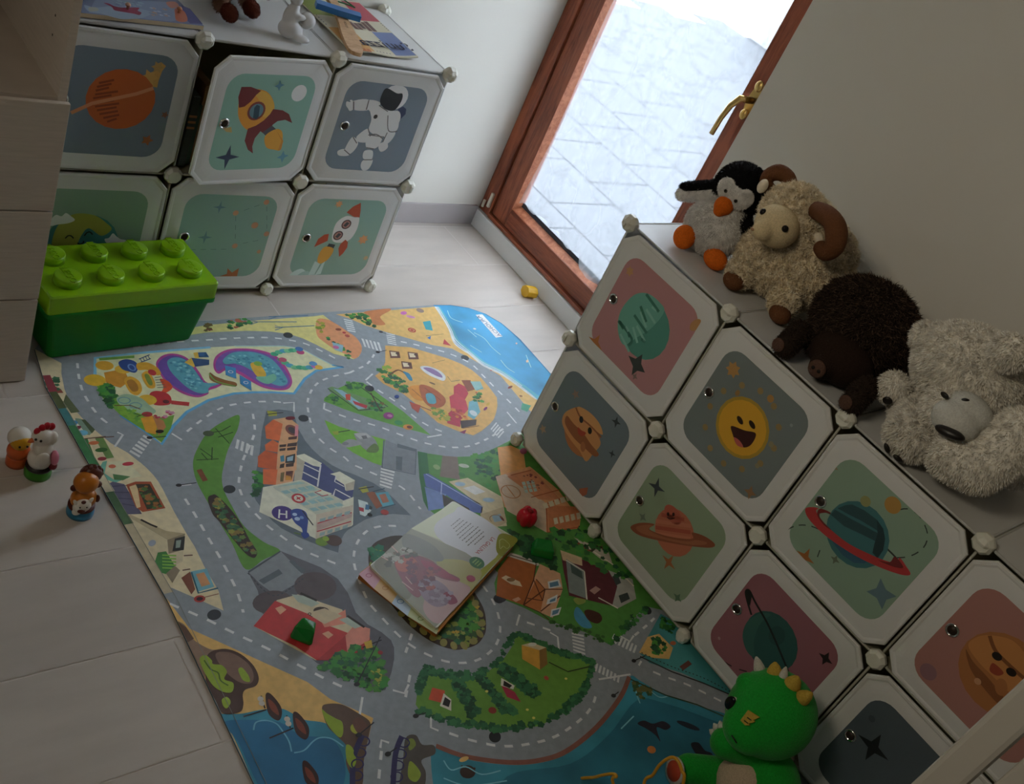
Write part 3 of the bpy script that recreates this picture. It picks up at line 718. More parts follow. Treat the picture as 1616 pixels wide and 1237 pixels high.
# dark teal ringed planet on plum
d = door2(2, 0); A = d.ground('#8a5a62')
A.lv(3).el(1216, 1012, 0.0715, 0.0735, '#2c5550'); A.lv(4).s_('1172,1002 1180,980 1200,968 1216,970 1200,984 1190,1010 1190,1036 1178,1026', '#356159'); A.el(1226, 1003, .02, .026, '#274b47')
A.lv(5).l('1186,970 1180,950 1177,934 1183,932 1192,950 1212,985 1232,1030 1245,1062', 0.0055, '#1b1f1f', True); A.p('1177,932 1182,930 1187,938 1184,956 1180,950', '#1b1f1f')
A.lv(3); a4(A, 1303, 1039, 0.019, '#2a2022', 10, .4); A.el(1135, 1007, .004, .004, '#a88a88')
A.lv(2).dash('1120,960 1132,973', 0.0032, .016, .014, '#2a1f22'); A.dash('1108,1000 1116,1018 1128,1030 1146,1046 1166,1056 1190,1062', 0.0032, .022, .022, '#2a1f22')
d.done()
# striped planet on rose
d = door2(3, 1); A = d.ground('#9a6d66')
A.lv(2).el(1582, 1066, 0.087, 0.087, '#a0683a'); A.lv(3).s_('1528,1018 1545,1004 1570,1003 1600,1012 1622,1040 1630,1080 1612,1100 1590,1090 1570,1070 1545,1045', '#b57b45')
A.lv(4).s_('1524,1024 1536,1044 1560,1070 1584,1100 1600,1120 1584,1118 1556,1090 1532,1056', '#7c4c2b'); A.l('1562,1003 1572,1028 1600,1056 1628,1080', 0.008, '#7c4c2b', True); A.el(1580,1084,.012,.018,'#a0683a',30)
A.lv(5).el(1573.5, 1035.5, .010, .0085, '#1d1512', 20); A.el(1596, 1060.5, .010, .0085, '#1d1512', 20); A.s_('1566,1046 1576,1052 1584,1062 1574,1066 1562,1058', '#8f3f2a'); A.el(1543,1075,.007,.007,'#b98a66')
A.lv(2).el(1465, 1060, .018, .018, '#86636a')
d.done()
# dark star on slate
d = door2(3, 0); A = d.ground('#4a555c')
A.lv(3); a4(A, 1378, 1179, 0.040, '#161a1d', 10, .32); A.el(1376, 1134, .008, .008, '#3c474c')
d.done()
for j, h in ((1, '#7f9784'), (0, '#6c7676')):
    d = door2(4, j); A = d.ground(h); x, y = d.at(0.18, 0.18); A.lv(2).el(x, y, 0.06, 0.06, '#a97a5c'); d.done()
# ------------------------------------------------------------------ the play mat
MZ = 0.004
ROAD, RD2, DASH = '#8d959c', '#5f6a73', '#d3d7d8'
SAND, CREAM, GRN, GRN2, DKG = '#d9b06a', '#dcc9a6', '#5f9a3c', '#3f7d33', '#24502b'
BUSH = ['#2f6b33', '#3f8a3c', '#265a3a', '#4b8f36', '#1f4a2c']; FLOW = ['#b9a03c', '#7f8f3a', '#2f6b40', '#8f9c4a', '#254a2a']
A = Art((0, 0, MZ), (0, 0, 1), 'print', 0.62, step=1.1e-4, gain=1.28); mat = A
# outline in metres: straight left edge, rounded corners
OUT = [(-1.072, -2.20), (-1.064, -1.45), (-1.060, -1.02), (-1.085, -0.62), (-1.100, -0.34), (-1.085, -0.20), (-1.02, -0.125), (-0.94, -0.108), (-0.60, -0.122), (-0.20, -0.108), (0.20, -0.097),
       (0.27, -0.101), (0.335, -0.120), (0.385, -0.155), (0.42, -0.21), (0.436, -0.30), (0.44, -0.45), (0.44, -2.20)]
slab = MB(); slab.prism([(x, y, 0.0004) for x, y in OUT], (0, 0, MZ-0.0004), M(ROAD, 0.62, 'print', gain=1.28), M('#3c6079', 0.8))
ROUNDR = [(0.20, -0.097), (0.27, -0.101), (0.335, -0.120), (0.385, -0.155), (0.42, -0.21), (0.436, -0.30), (0.44, -0.45), (0.44, -0.75)]
def inv(x, y):
    q = CR @ (np.array((x, y, MZ)) - CC); return 808+FPX*q[0]/q[2], 618.5+FPX*q[1]/q[2]
def wpx(L): return ' '.join('%.2f,%.2f' % inv(x, y) for x, y in L)
A.k = 0
# --- islands -------------------------------------------------
A.lv(1)
# left shopping strip
LE = wpx([(-1.060, -0.97), (-1.0615, -0.92), (-1.085, -0.62), (-1.099, -0.34), (-1.085, -0.20)])
A.p('258,922 304.7,942 352.7,963.5 345,932.5 323,895 307,862 294.7,842.5 283,822 274,806 265,788 257,772 250,760 242.5,750 232,739 223,731 201,714 174.6,699 145.5,675 130,660 116,643.7 106,625 101.9,614.5 97,590 97,573 ' + ' '.join(LE.split()[::-1]), CREAM)
# playground
A.p('150,565 221,557 332,548 370,546 447,546 475,550 524,576 542,579 499,585 481,597.6 472,610 464,621 430,619 400,619 369,621 329,631.6 295,650 273.5,672 255,701 230,681 190,655 162,628.5 150,604', '#e2d8b0')
# top yellow strip and party sand
A.p('100,556 200,535 326,513 400,506 496,499 510,497 524,507.6 547,522 560,531 567,539 571,548 570,556 566,563 558,567 542,562 527,558.5 499,544 478,534 456,527 425,523 388.5,522 326,524.6 200,544 110,562', '#dccd86')
A.s_('500,505 516,504 532,512 547,522 560,531 567,539 571,548 569,558 560,566 548,560 530,552 512,540 500,528', '#d69468')
# top beach and sea
A.p(' '.join(['530,496 550,502 575,513 606,523 680,544 713,550 747,568 790,593 834,645.6 846,658 860,640 846,630', '821,611.6 790,590 759,574.5 741,559 719,543.5 710,522 697.5,500 687,484']), SAND)
A.p('687,484 697.5,500 704,510 710,522 714,534 719,543.5 730,552 741,559 759,574.5 775,583 790,590 808,602 821,611.6 835,622 846,630 856,640 ' + ' '.join(wpx(ROUNDR[::-1]).split()), M('#3fa4d6', 0.6, 'sea'))
# leaf park
A.s_('377,655 357,662.5 329,681 312,707 304.5,730.6 310,758.5 326,789 348,826.5 366.6,858 388,898.5 416,883 442,869 416,855 385,830 366.6,799.5 354,775 350,755 353,735 359,712 368,692 376,674', '#5b8f38')
A.p('388,898.5 442,869 436,866 380,884', '#5b8f38')
# city centre paving
A.p('420.5,648.6 440,646 462,648.6 471.5,678 482,696 493,709 507,722 524,734 540,742 560,749 589,762 606,773 620,785 632,797 642,806.5 648,813 620,811 598.5,813 576,820 558,831 548,837 543,843 536,856 533.6,872 515,866 496.5,858 470,847 444,833.5 430,822 416,806 404,790 397.5,775 400,765 404,745 410,712 413,681', RD2)
# statue green, parking bay
A.p('512,662.6 535,673 558,679.7 608,693.6 603,735 588,730 574,723 557,714 543,704 531,694 521,683', '#6fae33')
A.p('608,693.6 630,703 657,710.6 656,749 630,743 605,737', '#7d858c'); 
# skate park triangle
A.p('558,602 535,612 512,628 511,633 527,639 543,645.6 589,661 612,668 635.6,675 660,681 680,687 658,668 635.6,648.7 604.7,627 588,614 573,604', '#5f9a3c')
# beach bar island
A.p('608,545 648,548 685,559 708,566 728.5,574.5 745,584 759,596 772,611 784,627 785,640 782.6,652 779,662 772,670 760,680 747,687 722,680 691,667 666.6,645.6 635.6,621 604.7,605.4 592,593 602,585 608,571', '#dba95f')
# right-hand quarter: lawn
A.p('659,712 675,715.5 714,721 752,720 783,706 815,690 870,650 ' + wpx([(0.44, -0.75), (0.44, -1.60), (0.2, -1.62)]) + ' 1080,970 1020,957 984,988 959,1015.6 922,997 866.5,980 829,960 783,941 780,920 786,904 745,860 674.7,802 670,775 662,755.7', '#4f8a3c')
# roundabout bed
A.s_('631,845 600,851.6 584,866 582,892 592,918 610,944 644,984.7 681,1012.5 718,1025 749,1018.7 762,1006 767,991 764,963 749,935 720,890 680,855', '#3d3328')
# police station yard
A.p('391,901.6 442,869 468.7,880 506,895 533.7,914 549,935.6 561.5,966.6 580,985 602,997.5 617,1010 622,1022 622,1040 618,1060 608,1089 583,1087 560,1074 499.6,1046 413,966.6 407,932.5', '#5e5e66')
A.p('391,901.6 442,869 484,911 435,939 410,921', '#858c92')
# camping green
CAMP = '814,996 850,1014 882.5,1026 935,1041.7 938,1052 933,1068 916.5,1098 889,1125 852,1145.5 804,1152 763,1150.6 719,1138.7 664.7,1125 656,1111.5 659.6,1084 673,1057 702,1067 743,1070.6 770,1060 797,1036.6 811,1016'
A.p(CAMP, '#67963a')
# bottom-left beach and sea
L1 = wpx([(-1.061, -1.01)]); 
A.p(L1 + ' 299.5,992 344,1012 408.4,1041.6 485,1076 522,1103.5 556,1118 589,1133 584,1153 574,1197.6 572,1245 540,1245 ' + wpx([(-1.068, -1.60), (-1.0605, -1.30)]), SAND)
A.lv(2).s_('346,1127 381,1126 412,1120 443,1118 462,1126 480,1135.7 512,1140.6 535,1155 556,1185 560,1215 556,1250 500,1290 430,1290 405,1245 372,1170 352,1134', M('#3f97b5', 0.6, 'sea'))
A.lv(3).s_('352,1140 400,1136 442,1140 475,1160 520,1165 540,1190 544,1230 520,1270 440,1280 408,1240 375,1170', M('#2a78a8', 0.6, 'sea'))
# bottom-right sea with its brown shore
A.lv(1).s_('995,1067 985,1098 946,1148 899,1187 856,1203 804,1207 736,1198 688,1178 680,1186 684,1240 700,1300 1000,1330 1200,1240 1190,1150 1150,1128 1095,1112 1042,1092 1010,1074', M('#3f9cb4', 0.6, 'sea'))
A.lv(2).s_('800,1225 900,1205 960,1160 1005,1105 1050,1110 1120,1135 1200,1170 1240,1290 900,1330 780,1300', M('#2f7f98', 0.6, 'sea'))
A.lv(3).l('993,1068 979,1100 943,1146 896,1184 855,1199 804,1203 736,1194 688,1177', 0.011, '#8a5a4c', True)
# small islet at the far right
A.lv(1).p('1008.5,1029.8 1042.5,968.5 1100,1000 1160,1100 1076.5,1062 1025,1046', M('#4b9c9e', 0.6, 'sea')); A.lv(2).p('1008.5,1029.8 1022,1005 1040,1000 1062,1022 1056,1040 1030,1038', '#d9b06a')
# --- road markings --------------------------------------------
A.lv(2); DW_, ON, OFF = 0.0062, 0.020, 0.021
for q in ('122,573 125,597.6 132.7,622 153,653 171,668.7',
          '292,787 304.7,807 326,844 348,881.5 369.7,923 379,948 384,966.6',
          '295,681 323,659.5 354,642 394,634.7 431,633.8 453,636',
          '399,653 402,681 392.6,706 383,727.5 377,758.5 380,777 389.5,795.6 403.4,811 422,829.6 440.6,843.6 459.4,856.7 484,870.7 506,880 533.7,890.8',
          '552,588 524,594.5 502.4,603.8 490,619 485.4,637.8 490,665.6 499.4,687.3 521,707.4 542.7,721 555,732 577,741.6 617,760 638.7,772.5 652.7,788 663.5,803.5',
          '552,588 564.5,582 577,576 586,566.7 592,556', '512,645.6 536.6,655 561,662.7 598.5,673.5 635.6,687.4 666.6,698 697.5,704.4 719,706 744,702.9 775,689 812,664',
          '578.4,602.3 595.4,614.7 623,633 635.6,642.5 660.4,662.6 682,675 697.5,681', '632.5,539 660.4,545 697.5,554.4 719,562 744,574.5 762.5,593 784,614.7 806,636 827.5,658',
          '210,548 270,540 329,536.4 371.5,533.6 428,533 473.4,540 499,550 524,562.8 541,572.7',
          '625,830 603.5,830 582,836 566.4,851.6 558.7,873 560,895 569.5,922.8 582,950.6 600.4,972 631.4,1004.8 656,1023 681,1035.7 705.6,1044 730.4,1046 752,1042 770.6,1031 783,1017 788.6,1000 788.6,981.6 783,960 773.7,941 761,922.8 745,905',
          '267.6,952.7 323,976 372.8,1000.6 425.4,1025 478,1053 527.5,1078 555,1090', '647,1065 640,1100', '602,1185 598,1225 596,1260', '650,1000 640,1030',
          '709,1157 736,1166 763,1172.7 787,1177 814.4,1177 838,1173 858.7,1168.6 879,1160.8 896,1150.6 913,1138 926.7,1125 937,1108 942,1087.6',
          '831.5,982 870,995', '1001.6,1002.5 1022,985.5 1034,974', '1030.6,1060 1052.7,1069 1076.5,1077 1097,1086 1117,1096 1141,1108'):
    A.dash(q, DW_, ON, OFF, DASH)
for q in ('185,682 194,686 181,705', '271,684 287,694', '447,636 464,635 464,650', '566,1137 572,1100', '600,1180 602,1168 614,1172', '620,1089 638,1094 645,1080', '680,1130 680,1148 692,1153', '882,1026 880,1005 868,998',
          '995,1064 945,1072', '1008,1050 1012,1043', '815,987 820,970', '284,766 302,764', '978,1003 994,1012 1000,1003', '577,600 588,590', '512,636 511,646', '674,690 697,686', '800,650 815,668'):
    A.l(q, 0.005, DASH)
for q, n_ in (('227,686 239.5,693.5 218,724.4 202,715', 6), ('374,693 371,707 402,721 404,705', 4), ('601,738 623,744 617,774 599,768', 6), ('542,503 556,506 562,526 549,524', 6), ('570,534 575,547 606,556 601,541', 5), ('609,525 623,528 626,546 612,543', 6),
              ('783,666 774,677 788,693 797,683', 5), ('902,998 921,1002 924,1036 905,1029', 6), ('969,1000 963,1012 1004,1032 1008,1020', 7), ('941,1046 938,1058 979,1079 981,1068', 7)):
    A.zebra(q, n_, '#d0d3d3')
for x, y in ((362,772),(338,970),(479,660),(454.5,529),(583,613),(733.7,564.6),(787,945),(781,1162.5),(1021,963)): A.el(x, y, 0.0155, 0.0125, '#2a2e33', 20)
# lamp posts seen lying on the print
A.lv(9)
for q in ('282,766 310,762', '236,691 262,689', '596,556 610,553', '601,524 612,528', '656,1130 672,1125', '1000,1043 1018,1035', '968,1098 976,1092', '612,1190 626,1180', '566,1160 590,1140', '563,1080 600,1005'):
    a, b = q.split(); x, y = pts(a)[0]; A.l(q, 0.0025, '#26262b'); A.el(x, y, .007, .005, '#26262b')
# --- left strip shops ------------------------------------------
A.lv(3); A.p('104,622 118,640 126,650 112,652 100,634', '#5f6a4a'); A.p('62,602 96,614 100,620 66,622', '#8a4a3a'); A.bush('64,592 92,598 98,618 70,612', ['#2f5a40','#3a6b4c'], 14, .010, 3)
A.p('119,660 128,661 149,679 141,687 118,680', '#7f9a88'); A.p('110,663 117,661 137,686 119,692', '#e3dccb'); A.el(115, 667, .011, .008, '#4d8fc0'); A.el(131, 683, .011, .009, '#6db4cf'); A.el(123, 675, .009, .005, '#7a3040', 30); A.p('128,662 134,662 150,678 145,684', '#4c5c3e')
A.p('113,698 138,692 153,731 129,726', '#3c7a44'); A.p('139,690 163,688 181,724 156,727', '#cdbf9c'); A.p('150,692 162,689 180,722 168,724', '#6a8a4c'); A.el(148,699,.012,.006,'#c06a40'); A.el(160,710,.014,.007,'#37652f'); A.el(161,724,.010,.006,'#93343a')
A.p('150,750 162,729 169,727 165,747 180,757 196,756 182,762', '#6cae9c'); A.p('170,729 198,727 224,751 196,757 184,757 167,746', '#dfd1b0'); A.el(177,736,.008,.006,'#c66a4e'); A.el(202,732,.013,.006,'#b83a44'); A.p('178,748 206,752 194,758 180,757','#4d7a4a')
A.p('166,766 178,760 196,764 224,811 196,812 182,800', '#5f5d74'); 
for k in range(4): A.l('%d,%d %d,%d' % (172+7*k, 768+9*k, 202+5*k, 766+11*k), 0.002, '#44425a')
A.p('199,765 214,760 238,760 261,802 225,808 214,800', '#a2502f'); A.p('204,768 216,764 222,800 216,802', '#d9bd90'); A.p('214,764 236,764 256,800 232,804', '#3a3628'); A.bush('216,764 235,765 254,800 232,803', ['#4a6b34','#93602c','#2f4a2a'], 26, .008, 5)
A.p('190,826 198,812 262,840 292,842 288,886 276,892 262,920 240,898', '#c9bd9c'); A.p('200,814 206,812 262,838 292,842 264,852', '#b3a583'); A.p('264,852 292,842 288,868 266,874', '#8a7d66'); A.p('276,850 292,846 290,868 272,870', '#2f3130'); A.p('278,853 286,852 284,864 277,865', '#8fa095')
A.p('200,852 206,850 234,866 232,886 222,880 206,862', '#86b3c4'); A.el(207, 836, .010, .007, '#9aa3b0', 40); A.el(240, 857, .010, .007, '#9aa3b0', 40); A.p('249,872 262,870 276,893 262,906 240,900', '#3f7d3c'); 
for k in range(5): A.l('%d,%d %d,%d' % (256, 876+5*k, 278, 877+5*k), 0.004, '#7fb54a')
A.p('262,905 276,893 284,900 272,920', '#8a7d66'); A.l('222,820 238,828 248,832', 0.005, '#2a2620')
A.p('286,912 300,902 308,930 302,938', '#7a4630'); A.p('301,902 326,897 338,926 312,934', '#74aebd'); A.p('309,906 322,903 332,922 318,926', '#c99468'); A.l('302,903 313,936 344,928', 0.004, '#2a5f74'); A.el(315, 945, .012, .009, '#a83a34'); A.el(315, 945, .007, .005, '#3a2024'); A.l('321,943 345,937', 0.002, '#8a5a44')
for q in ('290,877 304,876', '288,900 300,898', '119,694 167,689', '150,691 180,689'): A.l(q, 0.003, '#5a3d2c')
# --- playground --------------------------------------------------
A.lv(2).l('150,604 150,565 221,557 332,548', 0.008, '#7fbcd6'); A.l('524,576 542,579 499,585 481,597.6 472,610 464,621 430,619 400,619 369,621 329,631.6 295,650 273.5,672 255,701 230,681 190,655', 0.008, '#5fa8cf', False); A.l('370,546 447,546 475,550 524,576', 0.004, '#a9c8c4')
A.lv(3).p('162,628 150,604 158,595 200,640 250,660 275,655 270,675 255,698 230,681 190,655', '#6fa13c')
A.lv(4)
A.s_('246,575 255,562 272,558 290,562 303,572 315,588 324,602 336,606 350,606 342,612 330,616 328,622 312,627 290,622 270,610 256,596', '#b0468f'); 
A.s_('337,580 340,563 358,552 386,550 412,553 436,562 452,580 461,600 456,613 440,616 416,612 396,602 376,590 358,584 345,590', '#b0468f')
A.lv(5).s_('249,576 258,565 272,561 290,565 300,574 312,590 322,604 326,618 312,624 292,619 272,608 258,594', '#6b4a9e'); A.s_('340,578 344,565 360,555 386,553 410,556 432,564 448,582 458,600 452,611 438,613 416,608 398,598 378,586 358,580 345,586', '#7a52a6')
A.lv(6).s_('264,570 276,564 292,568 304,580 314,594 322,604 348,605 330,612 328,620 312,620 296,612 280,598 268,584', '#5a9fb0'); A.s_('352,568 366,557 390,555 412,559 430,568 444,584 454,602 446,609 430,606 410,594 392,582 372,574 356,575', '#5a9fb0')
A.bush('268,572 292,570 320,604 326,616 300,612', ['#3f7f9a','#7fbcc4','#4a8fa8'], 60, .006, 8); A.bush('360,562 412,561 444,590 450,604 410,594 392,580 364,572', ['#3f7f9a','#7fbcc4','#4a8fa8'], 80, .006, 9)
A.lv(7).s_('395,575 404,572 414,580 420,592 412,598 402,590', '#d9ad3f'); A.el(407, 574, .012,.010,'#7fae4a'); A.s_('404,595 420,594 432,590 436,598 424,606 410,602', '#74b59a')
A.lv(8).p('291,572 302,565 313,570 306,580', '#d8b048'); A.p('302,565 330,568 330,576 308,579', '#2f4a74'); A.p('305,557 325,556 330,564 309,564', '#2f5a8a'); A.p('305,557 312,556 314,565 308,566', '#d8b048')
A.p('355,577 372,581 373,598 356,592', '#3f86bb'); A.p('378,592 396,602 397,617 379,606', '#3f86bb'); A.ring(364,587,.006,.005,.002,'#e6eef2'); A.ring(388,604,.006,.005,.002,'#e6eef2')
A.s_('331,588 340,594 356,600 372,604 372,610 356,608 340,604 331,598', '#8a5a2c'); A.l('330,590 342,602 372,610', .004, '#6aa04a', True)
A.lv(7); C_ = ['#3fa07a','#5ab58a','#4f9fb8','#78c08f']
for k, (x, y) in enumerate([(433,559),(440,556),(447,554),(454,554),(461,553),(468,553)]): A.el(x, y, .012, .009, C_[k % 4])
for k, (x, y) in enumerate([(444,568),(450,573),(457,577),(465,580),(473,580),(481,581),(488,580)]): A.el(x, y, .012, .009, C_[k % 4])
for x, y, h in ((474,556,'#b84a78'),(472,551,'#3f6fae'),(446,568,'#b3526a'),(497,578,'#b86ab0'),(503,580,'#d9a93c'),(494,574,'#5a8fc0')): A.el(x, y, .012, .010, h)
A.lv(4); Y, B_, R_ = '#d9a233', '#2f4a8a', '#b83438'
A.el(165, 577, .022, .018, Y); A.p('156,565 212,561 212,565 157,569', '#74a648'); A.el(150, 600, .026, .022, '#e0ac30'); A.p('164,588 196,582 204,602 190,612 168,606', '#c98d2e'); A.el(194, 583, .020, .016, '#e0ac3a'); A.s_('187,572 198,567 212,570 218,578 214,588 202,586 192,582', B_); A.ring(208,580,.008,.012,.004,'#6a8ac0')
A.s_('196,600 206,594 220,602 224,616 216,624 204,618', Y); A.lv(5).s_('200,602 208,599 216,606 218,616 210,618 204,612', '#a8742a'); A.s_('224,590 234,586 244,602 244,612 234,612 226,600', Y); A.lv(6).s_('228,592 234,591 240,602 240,608 234,606', '#7a8a3a')
A.lv(5).l('219,567 236,560', .003, '#2f4a74'); A.l('222,572 238,566', .003, '#2f4a74')
for k in range(4): A.l('%d,%d %d,%d' % (221+4*k, 566-1.6*k, 224+4*k, 571-1.6*k), .002, '#2f4a74')
A.s_('216,574 232,572 248,580 254,590 246,592 232,584 218,584', Y); A.s_('252,598 266,602 272,612 262,620 250,624 258,612', '#d4562e'); A.lv(6).s_('236,622 246,617 262,620 270,628 268,638 250,640 240,636', R_); A.el(233, 631, .022, .019, '#dcae3a'); A.el(262, 634, .008, .007, '#5a1c22'); A.p('270,632 299,635 298,641 270,638', '#b83a38'); A.el(240, 588, .010, .012, R_)
for k in range(5): A.l('%d,%d %d,%d' % (244+1*k, 596+4*k, 254+2*k, 595+4*k), .002, '#4a5a5a')
A.s_('184,628 200,622 222,628 236,640 246,650 230,656 206,648 190,640', '#9ab89a'); A.ring(196,632,.014,.011,.003,'#6f9aa0'); A.ring(214,640,.014,.010,.003,'#6f9aa0'); A.l('180,640 206,640 222,646', .003, '#6a4a34')
A.bush('158,606 176,606 186,632 176,650 164,630', BUSH, 34, .012, 12); A.bush('190,640 230,652 226,668 196,656', ['#5f9a3c','#7fae3c'], 14, .012, 13)
A.lv(7).p('222,660 240,656 248,666 246,686 230,682', '#d99a2c'); A.p('240,656 258,664 262,674 250,688 247,672', '#b37a4a'); A.el(252, 681, .010, .006, '#2a2622'); A.el(232, 654, .013, .009, '#a8343a'); A.bush('240,648 274,650 268,660 246,660', ['#b8506a','#a83a48','#c48aa0'], 12, .007, 15); A.l('216,658 224,655 232,654', .002, '#3a4a2a'); A.l('212,652 222,656', .002, '#3a4a2a')
# --- top strip: planters, boats; party people
A.lv(3); A.bush('356,506 392,502 396,512 362,519', BUSH + ['#b0604a'], 30, .009, 21); A.bush('322,512 334,512 332,522 322,522', ['#7a3a2a','#6a5a2c'], 8, .010, 22)
for q in ('424,500 486,498', '396,508 468,508', '434,517 496,514'): A.l(q, .0035, '#4a6f8f'); x, y = pts(q.split()[0])[0]; A.l('%f,%f %f,%f %f,%f' % (x, y-3, x+12, y, x, y+4), .003, '#4a6f8f')
A.bush('498,507 514,510 508,526 498,520', ['#a8a03a','#6f8a34'], 14, .009, 23); A.bush('510,528 560,560 552,568 520,548', BUSH, 24, .007, 24); A.lv(4).p('524,540 542,545 540,556 528,552', '#8fb8c4'); A.el(530,548,.010,.008,'#c46aa0'); A.el(548,530,.008,.007,'#a8483a'); A.el(534,520,.010,.006,'#8a4a34'); A.el(543,525,.006,.005,'#b03a3c')
# --- top beach
A.lv(3).bush('540,497 575,494 598,503 592,516 566,506', BUSH, 46, .010, 25); A.s_('575,492 612,487 616,490 600,500 608,512 590,512 584,500', '#c07a4a')
A.el(650, 521, .014, .012, '#b8452f'); A.ring(650, 521, .008, .006, .002, '#e0b080'); A.p('667,508 679,506 683,522 672,520', '#3a9fae'); A.el(637, 494, .014, .008, '#c46aae', 20); A.el(648,500,.016,.007,'#c98ab0',-20); A.el(663, 490, .014, .012, '#8a7468'); A.p('701,535 712,546 699,543', '#b03a3c'); A.p('674,533 680,530 679,536', '#3a6fae'); A.l('672,530 700,527', .002, '#8a6a3a'); A.el(805,611,.013,.004,'#7a3428',20); A.el(776,584,.008,.003,'#b0503a',20); A.el(822,625,.006,.004,'#8a5a34')
A.p('824,636 838,640 832,650 822,646', '#4a9a7a')
A.lv(4); F1 = '#cfe4e6'
A.l('687,484 697.5,500 704,510 710,522 714,534 719,543.5 730,552 741,559 759,574.5 775,583 790,590 808,602 821,611.6 835,622 846,630', .007, F1, True); A.lv(3).l('690,484 703,504 713,522 721,538 743,556 764,573 794,588 826,610 850,628', .020, M('#62bccf', .6, 'sea'), True); A.lv(4).l('691,484 702,502 712,520 720,537 741,555 762,572 792,587 824,609', .003, F1, True); A.l('689,484 700,503 711,523 720,541 742,558 763,575 793,590 826,613 848,631', .004, '#d5e8ea', True)
A.lv(5); 
for q in ('706,490 712,502 730,509', '748,525 764,534 776,548 790,560', '790,568 800,580 812,588', '738,520 752,532', '830,560 838,580', '742,545 760,556'): A.l(q, .003, '#9fd3e2', True)
A.el(749, 519, .006, .004, '#d5e6ea'); A.el(832, 570, .010, .004, '#d0b89a', 40); A.el(815, 542, .006, .003, '#d0b0a0', 40)
A.p('750.5,497 761,496 793,531 782.5,533', '#dfeef4')
c_ = A.w((771.8, 514.5)); ux = A.w((753, 499)) - A.w((789, 531)); 
A.mb.text('ACHOURA', c_, ux, np.cross((0,0,1), ux), 0.0235, M('#5a6f96'), 0, bold=0.0002, lift=A.step*5.6)
# --- leaf park
A.lv(3).s_('328,787 335,781 342,782 360,799 379,824 394,852 405,869 404,878 398,880 385,871 364,846 345,822 335,810', '#33271e'); A.lv(4).bush('332,788 342,786 358,802 376,828 392,856 402,872 386,868 364,842 344,814', ['#8a8a3a','#5f7a3a','#2f5a3a','#7a6a34','#3f6a44'], 60, .009, 31)
A.lv(3)
for q in ('331,683 350,680', '340,676 362,700', '310,726 345,724', '316,708 336,722', '335,706 334,726', '318,715 328,726', '344,690 368,682', '350,680 364,672'): A.l(q, .0025, '#2a4420')
A.el(329, 684, .014, .010, '#46543c'); A.p('310,742 318,740 328,758 320,760', '#7a4a2c')
# --- hospital and tower
A.lv(3); A.bush('400,745 415,740 414,760 402,785 398,770', BUSH, 26, .012, 33)
O1, O2, PC = '#d4693a', '#c25a30', '#dba479'
A.p('418,673 431,662 446,669 441,696 420,692', O1); A.p('431,662 455,658 471,671 470,696 441,696 446,669', PC); A.p('418,702 430,694 441,700 438,714 419,711', O1); A.p('440,696 469,694 469,712 438,714', PC)
A.p('407,720 418,711 439,716 436,742 407,737', O2); A.p('438,714 468,712 468,742 436,742', PC); A.p('415,740 439,741 435,765 415,764', O1); A.p('438,741 466,740 462,760 435,766', PC)
A.lv(4).el(461, 679, .017, .021, '#7a4238'); A.el(461,679,.010,.013,'#3f3438'); A.p('466,670 471,672 470,690 465,688', '#d48a94'); A.p('455,690 469,688 468,693 455,694', '#4a2a24')
for q in ('441,702 452,701 451,705 441,706', '454,700 469,698 468,704 453,705', '441,708 451,707 450,711 441,712', '453,707 467,705 466,710 453,711', '442,733 449,731 448,738 441,739', '451,732 464,730 463,736 451,737'): A.p(q, '#3a2622')
A.p('451,720 466,716 465,730 450,731', '#2b3036'); A.p('453,722 463,719 462,727 453,728', '#9ab8c4'); A.p('442,720 448,718 449,728 443,729', '#4a86a0'); A.p('443,746 449,745 447,760 442,760', '#6a5a34'); A.p('451,744 463,743 460,758 450,758', '#6a3a20'); A.p('451,750 459,752 460,758 450,758', '#c98a34'); A.el(458, 660, .014, .007, '#6f1c2a'); A.p('452,744 461,743 460,748 452,749', '#4a1f1c')
A.lv(3).p('421,650 462,648.6 465,656 434,661 425,664', '#6a747c'); A.lv(4).p('421,648 437,650 437,656 424,657', '#a0a03a'); A.l('421,654 447,651', .003, '#2a2c2c')
WH_, WS_, NB = '#d9d6c4', '#b5ae9b', '#3f4878'
A.lv(3).p('479,717 509,730 558,772 555,790 544,792 476,760', NB); A.p('467,720 480,717 481,728 476,757 464,760', WS_); A.lv(4).p('467,719 480,716 508,731 504,737 494,735 480,728 470,722', WH_)
A.l('480,733 505,745', .004, '#d3d3da'); A.l('478,745 502,757', .004, '#d3d3da'); A.l('506,734 501,768', .004, '#d3d3da'); A.p('521,748 536,744 560,758 558,773 545,774 543,765 529,756 529,751', WH_); A.lv(5).p('545,764 560,759 558,773 546,775', WS_); A.l('530,752 528,760 543,768', .003, '#d3d3da'); A.l('526,782 529,772 553,785', .004, '#d3d3da')
A.lv(4).p('415,769 477,757 542,790 558,784 557,828 555,830 498,850 409,808', WH_); A.lv(5).p('430,768 476,758 541,790 540,802 499,812 434,772', '#bfc4b4')
for k in range(6):
    t = k/6; A.lv(6).p('%f,%f %f,%f %f,%f %f,%f' % (431+62*t, 770+38*t, 442+60*t, 768+36*t*0.98, 482+58*t, 763+30*t, 472+58*t, 760+30*t), '#9dbcb6') if k % 2 == 0 else None
A.lv(6)
for t in (0.10, 0.34, 0.58, 0.82):
    for s_ in (0.05, 0.30, 0.55, 0.78):
        x = 434+62*t+s_*52; y = 772+38*t-s_*10+0*t; A.p('%f,%f %f,%f %f,%f %f,%f' % (x, y, x+10, y-2, x+17, y+2.5, x+7, y+4.5), '#8fb4b4')
